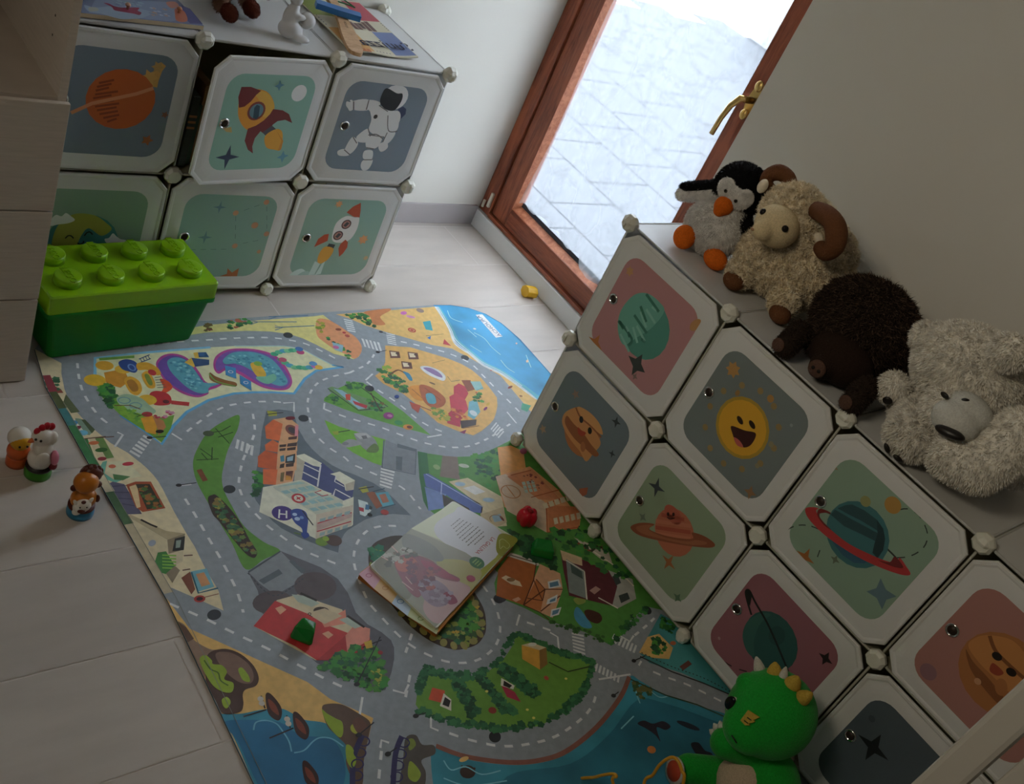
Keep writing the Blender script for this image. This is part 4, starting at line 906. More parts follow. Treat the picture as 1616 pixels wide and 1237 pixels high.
A.lv(5).p('499,812 557,797 555,829 498,851', '#c2b8a6'); A.lv(6); A.p('500,826 556,810 555,816 500,838', '#b59a92'); A.l('501,826 555,809', .003, '#a82f36'); A.l('500,839 554,823', .003, '#a82f36')
for k in range(4):
    A.p('%f,%f %f,%f %f,%f %f,%f' % (505+13*k, 819-3.6*k, 514+13*k, 816.5-3.6*k, 513+13*k, 822-3.6*k, 504+13*k, 824-3.6*k), '#8fa6a6'); A.p('%f,%f %f,%f %f,%f %f,%f' % (505+12*k, 841-3.6*k, 513+12*k, 838.6-3.6*k, 512+12*k, 844-3.6*k, 504+12*k, 846-3.6*k), '#8fa6a6')
A.p('497,776 507,773 524,779 514,783', '#d9d6c4'); A.l('507,774 497,777 508,783 518,781', .003, '#b03038')
A.el(471, 786.5, .0175, .016, '#b02a30'); A.lv(7).el(471, 786.5, .0115, .0105, '#d8cfc2'); A.star(471, 786.5, .009, '#b02a30', 4, .35, 20)
A.lv(6).el(446, 810, .0265, .0235, '#43307a'); A.lv(7); 
for q in ('441,804 440,818', '452,806 452,818', '440,811 452,812'): A.l(q, .004, '#e0dde6')
A.s_('459,806 470,803 482,808 486,820 485,832 483,848 478,846 476,834 466,826 460,816', '#2f4690'); A.lv(8).el(465,812,.006,.005,'#a9bcd6'); A.el(469,819,.007,.006,'#a9bcd6'); A.el(476,817,.005,.005,'#6f8fc4'); A.l('477,806 494,829', .003, '#1f2226'); A.l('464,841 488,846', .003, '#5a7a34'); A.s_('475,842 484,840 488,846 480,850', '#2f4690')
A.lv(5).el(508, 855, .016, .013, '#6a8a34'); A.el(527, 853, .020, .017, '#4a342c'); A.el(514, 850, .008, .008, '#8aa83a')
A.p('565,788 580,793 582,800 586,806 576,815 568,812', '#c9d6de'); A.p('566,800 574,802 574,808 567,806', '#a8343c'); A.el(583.5, 801, .0065,.0065,'#1f2124'); A.el(583.5, 812.5, .0065,.0065,'#1f2124'); A.p('577,796 583,797 582,805 576,804','#3f6f96')
A.p('578,778 590,775 604,798 594,803', '#8a4f30'); A.p('592,778 612,776 622,796 604,800', '#5a9fb0'); A.p('598,781 608,779 614,792 604,794', '#a8705a'); A.l('588,776 607,771', .003, '#2a4a5c'); A.l('601,802 624,796', .003, '#2a4a5c'); A.el(607, 808.5, .011, .009, '#a03430'); A.p('566,770 578,767 582,776 572,778', '#a3a33c'); A.l('566,772 590,768', .003, '#26282a')
# --- statue, parking
A.lv(3).s_('559,685 578,684 592,694 597,710 588,714 572,706', '#8f9292'); A.p('558,684 578,683 586,690 568,693', '#b0b3b0'); A.s_('538,702 548,694 560,694 572,700 560,704 546,706', '#9a9c9c'); A.el(545,700,.010,.006,'#7e8081'); A.p('570,688 578,687 580,692 573,693','#6a6d6e'); A.l('527,683 552,679', .003, '#20241c'); A.p('524,681 534,680 534,686 527,686', '#9aa83a'); A.s_('590,700 598,706 594,714 578,712', '#5f7a3c')
A.lv(3).l('606,695 603,738', .004, '#5d666d'); A.l('603,738 655,749 657,711', .003, '#5d666d'); A.p('627,700 658,709 657,713 627,706', '#5d666d'); A.p('625,720 635,721 634,743 625,741', '#5d666d')
A.p('391,901.6 442,869 443,871 393,904', '#4c545a'); A.p('455,886 463,882 484,908 476,912', '#5a636a') if False else None; A.p('408,916 440,898 446,905 416,922', '#5a636a'); A.p('456,886 463,883 470,892 482,900 476,905', '#5a636a'); A.dash('391,904 432,940 480,912', .003, .006, .005, '#40464b')
# --- skate park triangle contents
A.lv(3).p('518,612 524,610 612,640 600,648 572,648 520,618', '#6a8f5c'); A.l('517,613 566,648 608,643', .003, '#20242a'); A.l('560,604 612,642', .003, '#20242a'); A.p('526,613 540,616 580,644 566,646', '#8fb5c0'); A.p('545,622 553,622 553,632 546,631', '#c44a34'); A.p('556,632 580,640 578,645 560,638', '#b03a40'); A.el(613,656,.018,.013,'#8a3a7a',20); A.el(615,656,.008,.006,'#b06a9a'); A.el(629,667,.013,.010,'#3a8a4a'); A.el(644,674,.016,.011,'#c9883a'); A.el(646,674,.008,.006,'#6a3424')
A.bush('545,602 572,606 566,616 540,612', BUSH, 18, .010, 41); A.bush('580,630 606,636 604,652 584,646', BUSH + ['#6a5a2c'], 22, .010, 42); A.bush('512,628 530,622 540,640 520,636', BUSH, 16, .008, 43); A.lv(4).l('585,620 600,648', .004, '#4a3424')
# --- beach bar island contents
A.lv(3)
for x, y in ((622,559),(651,561),(641,576)): A.p('%d,%d %d,%d %d,%d %d,%d' % (x-8,y-6,x+8,y-4,x+10,y+6,x-6,y+6), '#6a4030'); A.lv(4).p('%d,%d %d,%d %d,%d %d,%d' % (x-6,y-4,x+3,y-3,x+5,y+3,x-4,y+3), '#d8c6a8'); A.el(x+5,y-1,.006,.005,'#4a3026'); A.lv(3)
A.s_('663,579 676,578 694,585 703,594 700,601 688,597 672,589', '#e0dcd6'); A.lv(4).s_('668,581 680,581 694,589 698,596 686,592', '#8a6f9a'); A.l('682,573 702,568', .002, '#8a6a3a')
A.bush('596,584 612,580 620,590 640,602 646,620 632,618 612,604', BUSH, 44, .011, 51); A.l('614,592 628,584 640,590', .005, '#6a3f24', True); A.s_('636,586 646,590 651,600 646,600 640,592', '#3a86a8'); A.el(626,626,.010,.006,'#2f4a8a',30)
A.s_('644,612 662,608 672,616 668,632 652,628', '#d99038'); A.s_('662,608 682,612 702,628 700,640 684,644 668,632', '#a8572c'); A.lv(5).s_('672,622 684,622 688,636 676,636', '#5a9fae'); A.l('650,614 666,628', .002,'#8a4a24'); A.l('670,612 696,632', .002,'#6a3420'); A.l('646,634 680,648', .003, '#7a2f4a'); A.p('646,634 664,640 660,652 650,644', '#b0503c')
A.lv(4); CR_ = '#b82f42'
A.p('716,610 724,605 734,610 739,621 733,632 716,626', CR_); A.p('709,626 720,620 735,632 739,646 730,656 712,648', '#c23a4a'); A.p('704,656 712,648 728,656 726,674 706,668', CR_); A.p('740,634 752,630 758,650 748,662 738,656', '#6fa8b4'); A.lv(5).el(747, 652, .012, .013, '#c9d3d6'); A.p('726,664 752,662 751,671 728,676', '#4a3a34'); A.p('728,600 742,600 752,614 738,618', '#8a4a30'); A.p('742,602 758,602 763,614 750,616', '#8fb8b4'); A.l('752,616 762,612', .003,'#5a9fae')
A.bush('710,642 730,648 738,664 716,660', ['#c25a34','#a8342f','#d48a44'], 16, .009, 55); A.bush('742,618 758,620 762,634 748,632', BUSH + ['#c25a34'], 18, .009, 56); A.bush('676,642 700,646 712,664 690,664', ['#a39a3a','#6a8a34','#c9a844'], 30, .010, 57); A.bush('604,580 616,577 618,582 606,584', ['#8aa83a'], 5, .009, 58)
A.el(766,645,.012,.004,'#8a3a6a',30); A.el(770,638,.012,.004,'#c9a03a',30); A.l('730,676 756,672', .002,'#7a3a2a'); A.p('725,682 736,678 733,685', '#8a3a5a'); A.l('706,594 712,602 726,600', .002, '#6a5a3a'); A.el(682,605,.010,.004,'#7a5a3a',-40)
# --- right-hand quarter
A.lv(2).p('659,712 674,715 677,745 674,775 676,806 668,790 662,755', '#2c6a3a'); A.p('698,719 722,721 726,757 694,752', '#7d6f62'); A.bush('745,716 790,708 800,740 770,770 750,745', BUSH, 60, .012, 61); A.el(689,737,.010,.010,'#8aa86a',30); A.el(732,735,.016,.008,'#b5bfa8',-20); A.el(729,749,.010,.009,'#3f7a3a')
A.lv(3).p('668,748 676,747 756,794 762,800 760,810 744,808 702,780 672,768', '#4f62a0'); A.p('670,768 704,780 700,802 676,806 674,790', '#6f86b8'); A.lv(4).l('672,748 697,762 762,800', .003, '#a9b8d8'); A.l('697,762 696,780', .003, '#a9b8d8'); A.p('698,780 740,802 744,812 720,808 700,798', '#3f3a34')
A.lv(3).p('708,760 738,754 792,784 800,830 770,832 758,812 760,800', '#c9bd9a'); A.p('730,770 748,766 766,776 750,781', '#d6d9d0'); A.lv(4).el(726, 764, .016, .008, '#9fb8c4', -10); A.el(771, 789, .018, .008, '#9fb8c4', -12); A.p('758,812 794,800 800,824 780,834 764,834', '#b9a985'); A.lv(5).p('776,814 790,811 792,822 780,824', '#8fa8b4'); A.el(792,818,.004,.010,'#6a3424'); A.ring(783,819,.020,.014,.002,'#8a6a4a',0,0,200)
A.lv(3).p('785,706 806,703 826,712 830,740 790,750', '#d99a58'); A.p('782,752 836,736 880,772 916,820 914,834 862,840 796,800', '#cf9668'); A.p('782,752 798,748 862,794 862,840 800,806', '#c9b39a'); A.lv(4).p('800,752 840,740 858,760 886,790 850,788', '#c4825a'); A.p('864,797 916,800 914,832 866,840', '#c07a50'); A.l('862,795 898,782', .004, '#a3522c'); A.l('862,795 864,840 914,832', .005, '#a8562e'); A.l('838,785 886,772', .003, '#a3522c'); A.l('806,750 838,742', .003,'#a3522c')
A.lv(5)
for k in range(5): A.p('%f,%f %f,%f %f,%f %f,%f' % (856+9*k, 795-3*k, 863+9*k, 793-3*k, 866+9*k, 801-3*k, 859+9*k, 803-3*k), '#cfc4a8'); A.p('%f,%f %f,%f %f,%f %f,%f' % (873+9*k, 818-2*k, 879+9*k, 816.5-2*k, 881+9*k, 826-2*k, 875+9*k, 828-2*k), '#cfc4a8')
for k in range(3):
    for j in range(3): A.p('%f,%f %f,%f %f,%f %f,%f' % (823+7*k+2*j, 761-1*k+6*j, 828+7*k+2*j, 760-1*k+6*j, 830+7*k+2*j, 765-1*k+6*j, 825+7*k+2*j, 766-1*k+6*j), '#a8bdb4')
A.ring(806,776,.030,.024,.003,'#b0784a',0,0,360); A.el(806,776,.002,.024,'#b0784a'); A.el(826,712,.016,.010,'#8a2a3a',30); A.bush('812,740 846,752 870,772 850,772', ['#7a3a34','#8a5a44'], 14, .006, 63)
A.bush('856,838 940,826 1000,905 976,915 900,870 868,862', BUSH, 80, .014, 64); A.bush('800,835 868,862 884,900 830,880', ['#255a36','#2f6b3a','#1f4a2c'], 60, .016, 65)
# timber-framed house
A.lv(4).p('786,900 802,878 846,892 842,915 826,955 783,940', '#a8602c'); A.p('842,915 852,890 884,905 888,930 872,975 826,955', '#cfa07c'); A.p('826,955 846,914 860,930 853,965', '#b9713c'); A.lv(5)
for q in ('842,915 826,955', '846,914 860,930 856,948 832,944', '826,955 860,930', '842,915 856,948', '846,890 842,915', '860,930 888,930', '853,965 884,940', '866,978 852,966 826,955'): A.l(q, .003, '#5a2f1c')
for q in ('864,918 882,914 886,926 866,929', '864,946 880,938 878,950 862,954', '870,962 886,958 882,970 868,974'): A.p(q, '#d6dcdc'); 
A.lv(6); 
for q in ('867,920 880,917 882,924 868,927', '868,947 877,943 876,948 867,951', '872,964 883,961 880,968 871,971'): A.p(q, '#5f86a4')
A.p('791,912 798,908 820,918 824,926 806,922', '#d3c2a4'); A.lv(7).el(806,915,.012,.006,'#8a6a44',-10); A.lv(5).p('808,946 818,942 822,946 814,950', '#c9a084'); A.lv(3).p('800,878 806,872 846,884 852,892 846,893', '#c4c0b4'); A.l('806,876 846,888', .003, '#4a3424')
# maroon roofed house
A.lv(4).p('884,868 960,900 974,925 966,956 898,940 890,905', '#5c2630'); A.p('884,868 918,880 919,893 888,884', '#c9b08c'); A.p('893,882 922,900 926,945 898,935', '#7f8a88'); A.lv(5).l('893,884 922,902 926,946', .004, '#d6d0c4'); A.p('900,890 918,902 920,914 902,904', '#3f5450'); A.p('960,900 998,914 1004,945 975,960 966,956 974,925', '#a3a39c'); A.p('905,848 960,870 966,888 950,884', '#b8b0a0'); A.l('912,854 966,890 1000,925', .005, '#d6cdbc'); A.p('976,940 990,935 994,945 980,952', '#3a4444'); A.p('930,932 940,925 948,930 938,938', '#b38f84'); A.l('944,943 975,960', .004,'#d6d0c4'); A.p('966,910 974,905 980,920 972,924','#3a4444')
A.bush('908,856 950,862 946,874 916,868', ['#3a3a2c','#2c4a30','#8a4a34'], 16, .008, 67)
A.lv(3).p('876,846 884,848 886,856 876,852', '#2c3440'); A.s_('906,965 912,958 926,975 934,990 920,990 908,978', '#4a92b4'); A.s_('922,965 930,962 946,968 950,978 942,984 928,978', '#4a2a22'); A.s_('905,945 920,942 924,950 912,954', '#8a9a4a'); A.bush('958,1010 984,985 1018,955 1024,962 985,1000 966,1018', BUSH, 44, .010, 68); A.bush('868,978 900,985 956,1006 950,1014 900,994 866,984', ['#2f5a2c','#3c6a34'], 36, .008, 69)
A.el(790,944,.016,.012,'#26262a')
# roundabout flowers
A.lv(3).s_('640,950 690,1000 740,1012 757,992 750,955 720,930 700,950', '#35592c'); A.lv(4).bush('600,860 584,880 590,905 640,975 700,1012 745,1020 765,990 750,940 720,980 650,950 610,900', FLOW, 150, .011, 71); A.bush('700,960 740,945 757,985 730,1005', BUSH, 60, .014, 72); A.bush('581,868 600,862 604,880 588,886', ['#1f6a4a','#2f7a50'], 14, .012, 73)
A.lv(5)
for x, y in ((634,968),(652,984),(668,996),(684,1006),(700,1014),(716,1019),(732,1019),(747,1012),(757,1000),(760,984),(757,968),(750,952),(743,942)): A.el(x, y, .0115, .0085, '#8f8a4c', (x*7) % 90)
# police station
A.lv(3).el(430,950,.045,.030,'#574e50'); A.el(498,925,.05,.040,'#574e50')
A.lv(4).p('437,947 470,938 540,962 546,982 583,1005 583,1020 548,1037 498,1042 400,988', '#cfc0a0'); A.lv(5).p('434,948 484,968 466,1020 400,988', '#b83434'); A.p('484,968 512,985 552,1000 545,1020 500,1042 466,1020', '#bd3a38'); A.p('545,1003 584,1006 583,1018 550,1042 500,1042', '#a83030'); A.p('508,983 545,962 547,984 512,990', '#d98a74'); A.p('545,1003 560,985 584,992 583,1010 548,1030', '#d48a78')
A.lv(6).p('460,938 478,940 505,952 492,958 470,950', '#a9b5a8'); A.l('474,936 500,948', .006, '#26221e'); A.p('535,978 548,974 572,988 560,992', '#a9b5a8'); A.l('548,972 575,990', .006, '#26221e'); A.el(507, 964, .018, .011, '#3a2a20', -15); A.p('434,960 444,956 452,962 442,970', '#d9a080'); A.p('508,1000 518,996 526,1002 518,1008', '#d9a080'); A.p('484,968 512,960 540,972 512,985', '#c9b898')
A.mb.text('P', A.w((490.5, 970.5)), A.w((497,963)) - A.w((484,978)), np.cross((0,0,1), A.w((497,963)) - A.w((484,978))), 0.018, M('#33302c'), 0, lift=A.step*7)
A.lv(7).bush('500,1052 530,1034 560,1020 590,1020 606,1050 612,1080 590,1092 560,1076 524,1062', BUSH + ['#4a8a3a'], 170, .012, 75); A.bush('585,1054 600,1058 612,1078 600,1084', ['#a8b04a','#5a7a3a'], 12, .009, 76); A.lv(8).el(600,1030,.006,.005,'#8a2a2a'); A.l('572,1022 602,1010', .003, '#1f1f20'); A.p('574,1014 586,1010 588,1022 578,1024', '#c4a23a')
# camping green
A.lv(4); HEDGE = ['#2f6b44', '#255a3a', '#3a7a4a']
def hedge(q, w, n, seed):
    P_ = pts(q); L = [(x, y-w/2) for x, y in P_] + [(x, y+w/2) for x, y in P_[::-1]]; A.bush(L, HEDGE, n, .010, seed)
for i, (q, w) in enumerate((('814,998 800,1020 780,1050 750,1068 700,1062 672,1058', 11), ('672,1058 660,1090 660,1118', 16), ('658,1120 720,1140 790,1150 850,1143 890,1122', 9), ('890,1122 925,1086 936,1046', 14), ('818,1000 870,1024 935,1044', 7))): hedge(q, w, 90, 80+i)
for i, q in enumerate(('718,1068 735,1085 748,1110 757,1128 742,1130 730,1105 716,1085', '758,1060 778,1085 800,1110 816,1118 814,1126 790,1122 770,1090 752,1072', '792,1046 820,1062 846,1084 853,1096 840,1100 815,1080 786,1060')): A.bush(q, HEDGE + ['#1f4a30'], 90, .011, 90+i)
A.lv(6).p('682,1085 702,1090 700,1110 676,1104', '#c4502f'); A.p('700,1094 712,1104 712,1122 694,1114', '#d8d4c6'); A.lv(7).p('702,1100 711,1106 708,1116 698,1112', '#26221f'); A.lv(6).p('790,1080 812,1092 822,1108 800,1100', '#a83048'); A.p('791,1070 812,1082 810,1088 790,1082', '#d8d4c6'); A.lv(7).p('795,1074 808,1082 804,1086 794,1082', '#26221f')
A.lv(6).p('823,1018 851,1026 852,1057 824,1040', '#cf9c3c'); A.p('823,1018 838,1014 862,1022 851,1026', '#c9ba94'); A.p('851,1026 862,1022 864,1048 852,1057', '#8a6a34'); A.el(777,1121,.010,.008,'#8a3a2c'); A.el(862,1070,.006,.006,'#b0503c'); A.l('866,1045 896,1060 930,1052', .003, '#2c3a24'); A.el(840,1017,.012,.005,'#d6d8cc',-10)
for x, y in ((768,1091),(832,1120),(893,1071),(842,1133)): A.el(x, y, .004, .003, '#d9cf6a')
# bottom-left: rocks, scrub, boats, surf
A.lv(4).s_('272,985 290,985 304,1008 330,1024 350,1027 330,1046 318,1080 300,1050', '#8f7664'); A.p('272,983 294,990 306,1008 296,1014 284,1005', '#5f4636')
A.lv(5).s_('326,1036 350,1024 376,1030 398,1048 408,1068 404,1082 388,1088 383,1096 384,1112 378,1124 352,1126 340,1105 326,1082', '#4e382e'); A.lv(6).s_('340,1032 364,1030 390,1046 400,1064 396,1078 376,1076 352,1056', '#7a5f50')
A.lv(7).s_('315,1040 324,1034 334,1042 336,1048 350,1050 358,1060 354,1072 368,1078 366,1092 352,1092 336,1082 322,1060', '#8fa834'); A.s_('376,1056 382,1054 392,1066 394,1076 384,1074 378,1064', '#8fa834'); A.s_('350,1104 358,1100 364,1108 358,1118 352,1114', '#8fa834')
A.lv(8).l('322,1042 332,1056 344,1062 348,1074 360,1082', .003, '#4f6a22', True)
A.lv(5).s_('508,1118 516,1111 540,1112 566,1126 584,1140 582,1160 574,1200 572,1237 560,1237 546,1205 548,1180 530,1160 516,1145', '#5f4a3c'); A.lv(6).s_('508,1120 516,1126 530,1134 540,1140 541,1158 534,1163 516,1142', '#8fa834'); A.s_('546,1176 556,1180 562,1200 556,1212 547,1200', '#8fa834'); A.el(562, 1150, .012,.012,'#a3a83a'); A.s_('556,1140 566,1132 576,1140 580,1150 566,1158', '#6a4a3c')
for cx, cy in ((431,1117),(474,1147),(489,1224)):
    A.lv(6).s_('%d,%d %d,%d %d,%d %d,%d %d,%d %d,%d' % (cx-12,cy-20,cx-4,cy-22,cx+12,cy-2,cx+13,cy+14,cx+6,cy+20,cx-8,cy+8), '#3a2018'); A.lv(7).s_('%d,%d %d,%d %d,%d %d,%d' % (cx-8,cy-14,cx+4,cy-4,cx+9,cy+12,cx-4,cy+2), '#7a3a24')
A.lv(6)
for q in ('384,1131 420,1120','425,1165 463,1149','412,1098 418,1118','452,1129 458,1149'): A.l(q, .003, '#2a1c1c')
for x, y in ((411,1103),(413,1110),(453,1135),(455,1142)): A.el(x, y, .006, .006, '#c9c2b8')
A.lv(5)
for q in ('400,1152 404,1140 420,1137 436,1142 446,1154 456,1170 460,1186', '464,1188 480,1184 494,1170 506,1164 524,1166 542,1178'): A.l(q, .003, '#6fb2c9', True)
# bridge
A.lv(6)
for q in ('572,1160 558,1195 556,1240', '634,1162 624,1190 620,1240'): A.l(q, .011, '#34305c', True)
for x, y in ((574,1170),(568,1188),(564,1206),(563,1224)): A.ring(x, y, .012, .010, .003, '#34305c')
for x, y in ((637,1172),(632,1190),(628,1208),(626,1226)): A.ring(x, y, .012, .010, .003, '#34305c')
A.lv(5).s_('640,1165 656,1160 666,1175 684,1176 686,1190 665,1200 672,1220 666,1245 632,1245 636,1200', '#55504a'); A.lv(6).s_('646,1202 656,1208 664,1222 656,1234 644,1226', '#8fa23a'); A.s_('644,1168 652,1166 656,1176 646,1184', '#7a8a3c')
# right sea life and islet
A.lv(5).s_('1006,1142 1016,1137 1030,1142 1046,1138 1058,1146 1050,1152 1036,1148 1042,1170 1034,1160 1020,1150', '#2a2836'); A.el(1086,1145,.030,.008,'#23303f',-42); A.s_('1090,1175 1102,1172 1112,1184 1124,1190 1124,1208 1106,1200', '#1f2430'); A.el(1028,1183,.012,.009,'#c97a3a'); A.el(738,1218,.018,.014,'#3a2c26'); A.l('728,1208 738,1218 750,1212', .004, '#3a2c26'); A.l('730,1226 738,1218 748,1222', .004, '#3a2c26'); A.el(732,1198,.012,.005,'#d9b06a')
for q in ('700,1200 712,1215 735,1210 760,1222 790,1216', '1010,1110 1004,1090 1020,1086 1040,1100 1056,1098', '1000,1130 980,1150', '700,1228 740,1240 800,1232'): A.l(q, .003, '#7fc0cc', True)
A.lv(5).bush('1000,1074 1034,1090 1016,1104 998,1090', ['#3a5a34','#6a6a3c'], 30, .009, 95); A.bush('1030,1002 1052,1012 1050,1036 1030,1030', BUSH, 26, .011, 96); A.bush('1044,975 1066,985 1060,1000 1044,990', BUSH, 20, .012, 97); A.el(1062,1015,.010,.006,'#b0603a'); A.p('1072,1052 1086,1042 1092,1048 1078,1058', '#6a4038'); A.lv(6).l('1010,1036 1060,1060 1110,1078 1170,1104', .004, '#2c2f30'); A.l('995,1072 1050,1097 1100,1112 1150,1134', .004, '#2f4a34'); A.dash('1012,1030 1060,1052 1110,1070 1160,1096', .003, .004, .006, '#2c2f30')
A.lv(4)
for (y0, y1), h_ in (((-1.0,-0.80),'#b8ad90'), ((-0.80,-0.70),'#4a6a48'), ((-0.70,-0.62),'#c9bfa2'), ((-0.62,-0.48),'#3c7a4c'), ((-0.48,-0.42),'#3f7a80'), ((-0.42,-0.36),'#56603e'), ((-0.36,-0.30),'#8a3a44')):
    xl = lambda y: float(np.interp(y, [-1.02, -0.62, -0.34, -0.20], [-1.0600, -1.085, -1.100, -1.085])) + 0.0006
    A.p(wpx([(xl(y0), y0), (xl(y1), y1), (xl(y1)+0.017, y1), (xl(y0)+0.020, y0)]), h_)
# left hem stitched a finger inside the edge
A.lv(9).l(wpx([(-1.045, -2.15), (-1.043, -1.45), (-1.041, -1.02), (-1.062, -0.70), (-1.078, -0.40)]), .0012, '#7d8078'); A.l(wpx(ROUNDR), .005, '#3a6f9c')
def xedge(y): return float(np.interp(y, [-2.20, -1.45, -1.02, -0.62, -0.34, -0.20, -0.125], [-1.072, -1.064, -1.060, -1.085, -1.100, -1.085, -1.02])) + 0.0004
def ytop(x): return float(np.interp(x, [-1.02, -0.94, -0.60, -0.20, 0.20, 0.27, 0.335, 0.385, 0.42, 0.436], [-0.125, -0.108, -0.122, -0.108, -0.097, -0.101, -0.120, -0.155, -0.21, -0.30])) - 0.0004
A.mb.v = [(min(max(x, xedge(y)), 0.4396), min(y, ytop(x)), z) for x, y, z in A.mb.v]
mt_ = MB(); mt_.v = slab.v + A.mb.v; k0 = len(slab.v); mt_.mats = list(slab.mats)
mt_.f = list(slab.f); mt_.m = list(slab.m); mt_.sm = list(slab.sm)
mp_ = [mt_.mi(x) for x in A.mb.mats]
mt_.f += [[q + k0 for q in f_] for f_ in A.mb.f]; mt_.m += [mp_[x] for x in A.mb.m]; mt_.sm += [False]*len(A.mb.f)
tag(mt_.build('play_mat', normals=False), 'large fabric play mat printed with grey town roads, beaches and sea, on the floor', 'play mat')
# ------------------------------------------------------------------ big green brick-shaped storage box
LIME, DG = M('#8cc014', 0.28), M('#067d26', 0.4, spec=0.3)
yaw = math.radians(6.0); bc = Vector((-0.885, -0.137, MZ+0.0008)); BX = Matrix.Translation(bc) @ Matrix.Rotation(yaw, 4, 'Z')
bx = thing('brick_storage_box', bc, 'big green brick-shaped storage box with a lime studded lid, on the play mat', 'storage box')
L_, W_, ZB, ZL0, ZL = 0.44, 0.205, 0.150, 0.148, 0.200
def rr(hx, hy, r, z, k=5):
    out = []
    for cx, cy, a0 in ((hx-r, -hy+r, -90), (hx-r, hy-r, 0), (-hx+r, hy-r, 90), (-hx+r, -hy+r, 180)):
        for i in range(k): t = math.radians(a0+90*i/(k-1)); out.append(Vector((cx+r*math.cos(t), cy+r*math.sin(t), z)))
    return out
b = MB(); b.X = BX
lo = [rr(0.188,0.082,0.012,0.0), rr(0.192,0.086,0.014,0.004), rr(0.212,0.098,0.014,ZB-0.012), rr(0.222,0.106,0.014,ZB-0.011), rr(0.222,0.106,0.014,ZB-0.001)]
cap(b, lo[0], DG)
for p_, q_ in zip(lo, lo[1:]): loft(b, p_, q_, DG)
cap(b, lo[-1], DG); b.build('bin', bx, 0.001)
b = MB(); b.X = BX
lo = [rr(L_/2,W_/2,0.008,ZL0+0.002), rr(L_/2-0.0005,W_/2-0.0005,0.008,ZL-0.004), rr(L_/2-0.004,W_/2-0.004,0.007,ZL)]
cap(b, lo[0], LIME)
for p_, q_ in zip(lo, lo[1:]): loft(b, p_, q_, LIME)
cap(b, lo[-1], LIME); lid = b.build('lid', bx, 0.0015)
for i in range(4):
    for j in range(2):
        cx, cy = -0.158 + i*0.1055, -0.048 + j*0.094; b = MB(); b.X = BX; r = 0.0315
        b.lathe([(r,0),(r,0.018),(r-0.001,0.0205),(r-0.003,0.0215),(0,0.0216)], (cx, cy, ZL-0.0005), (0,0,1), LIME, seg=40)
        b.X = None
        o = BX @ Vector((cx, cy, ZL+0.0211)); ux = BX.to_3x3() @ Vector((0.05,-1,0)); uy = BX.to_3x3() @ Vector((1,0.05,0))
        b.text('LEGO', o, ux, uy, 0.0250, LIME, ext=0.0018, bold=0.0002); b.build('stud', lid, normals=False)

# ------------------------------------------------------------------ toy figures on the planks, left
def base_ring(b, c, r, h, m_): b.lathe([(r,0),(r*1.02,h*0.3),(r*0.97,h*0.85),(r*0.9,h)], c, (0,0,1), m_, seg=32)
SK = dict(rough=0.3)
hc = Vector((-1.196, -0.612, 0.0005)); WT, RED, BLK = M('#e6e0d4', 0.3), M('#c01c30', 0.28), M('#17120f', 0.4)
t = thing('hen_figure', hc, 'white plastic hen toy with red comb on a round green base', 'toy figure')
b = MB(); base_ring(b, hc, 0.0215, 0.017, M('#3d8a22', 0.4)); b.build('base', t)
b = MB(); up = Vector((0,0,1))
b.ell(hc+Vector((0,0,0.033)), (0.0205,0.0195,0.020), WT); b.ell(hc+Vector((0.001,0,0.056)), (0.0165,0.0160,0.020), WT); b.ell(hc+Vector((-0.004,0.000,0.078)), (0.0165,0.0150,0.015), WT); b.ell(hc+Vector((0.012,-0.004,0.076)), (0.009,0.008,0.012), WT)
V, F = bake(b, 0.0016, 6); b = MB(); b.add(V, F, WT, True); b.build('body', t, normals=False)
b = MB(); b.ell(hc+Vector((-0.004,-0.0175,0.045)), (0.012,0.005,0.013), WT, rot=(0,0.4,0)); b.build('wing', t)
b = MB()
for k, (dx_, dz) in enumerate(((-0.013,0.090),(-0.006,0.095),(0.002,0.097),(0.010,0.094))): b.ell(hc+Vector((dx_,-0.001+0.001*k,dz)), (0.0058,0.0045,0.0065), RED, seg=14, rings=8)
b.build('comb', t)
b = MB(); b.ell(hc+Vector((-0.0165,-0.0095,0.081)), 0.0022, BLK, seg=10, rings=6); b.ell(hc+Vector((-0.010,-0.0145,0.081)), 0.0022, BLK, seg=10, rings=6); b.build('eye', t)
b = MB(); b.lathe([(0.0045,0),(0.003,0.006),(0.0006,0.010)], hc+Vector((-0.018,-0.003,0.075)), (-1,-0.3,-0.1), M('#d86a34',0.35), seg=12); b.build('beak', t)
b = MB(); b.ell(hc+Vector((0.018,-0.012,0.040)), (0.007,0.010,0.014), M('#cf7a90',0.35)); b.ell(hc+Vector((0.017,-0.010,0.026)), (0.008,0.012,0.008), M('#6e1420',0.35)); b.lathe([(0.0212,0),(0.0212,0.004)], hc+Vector((0,0,0.0165)), (0,0,1), BLK, seg=28); b.build('painted_patch', t)
t.scale = (1.28, 1.28, 1.42)
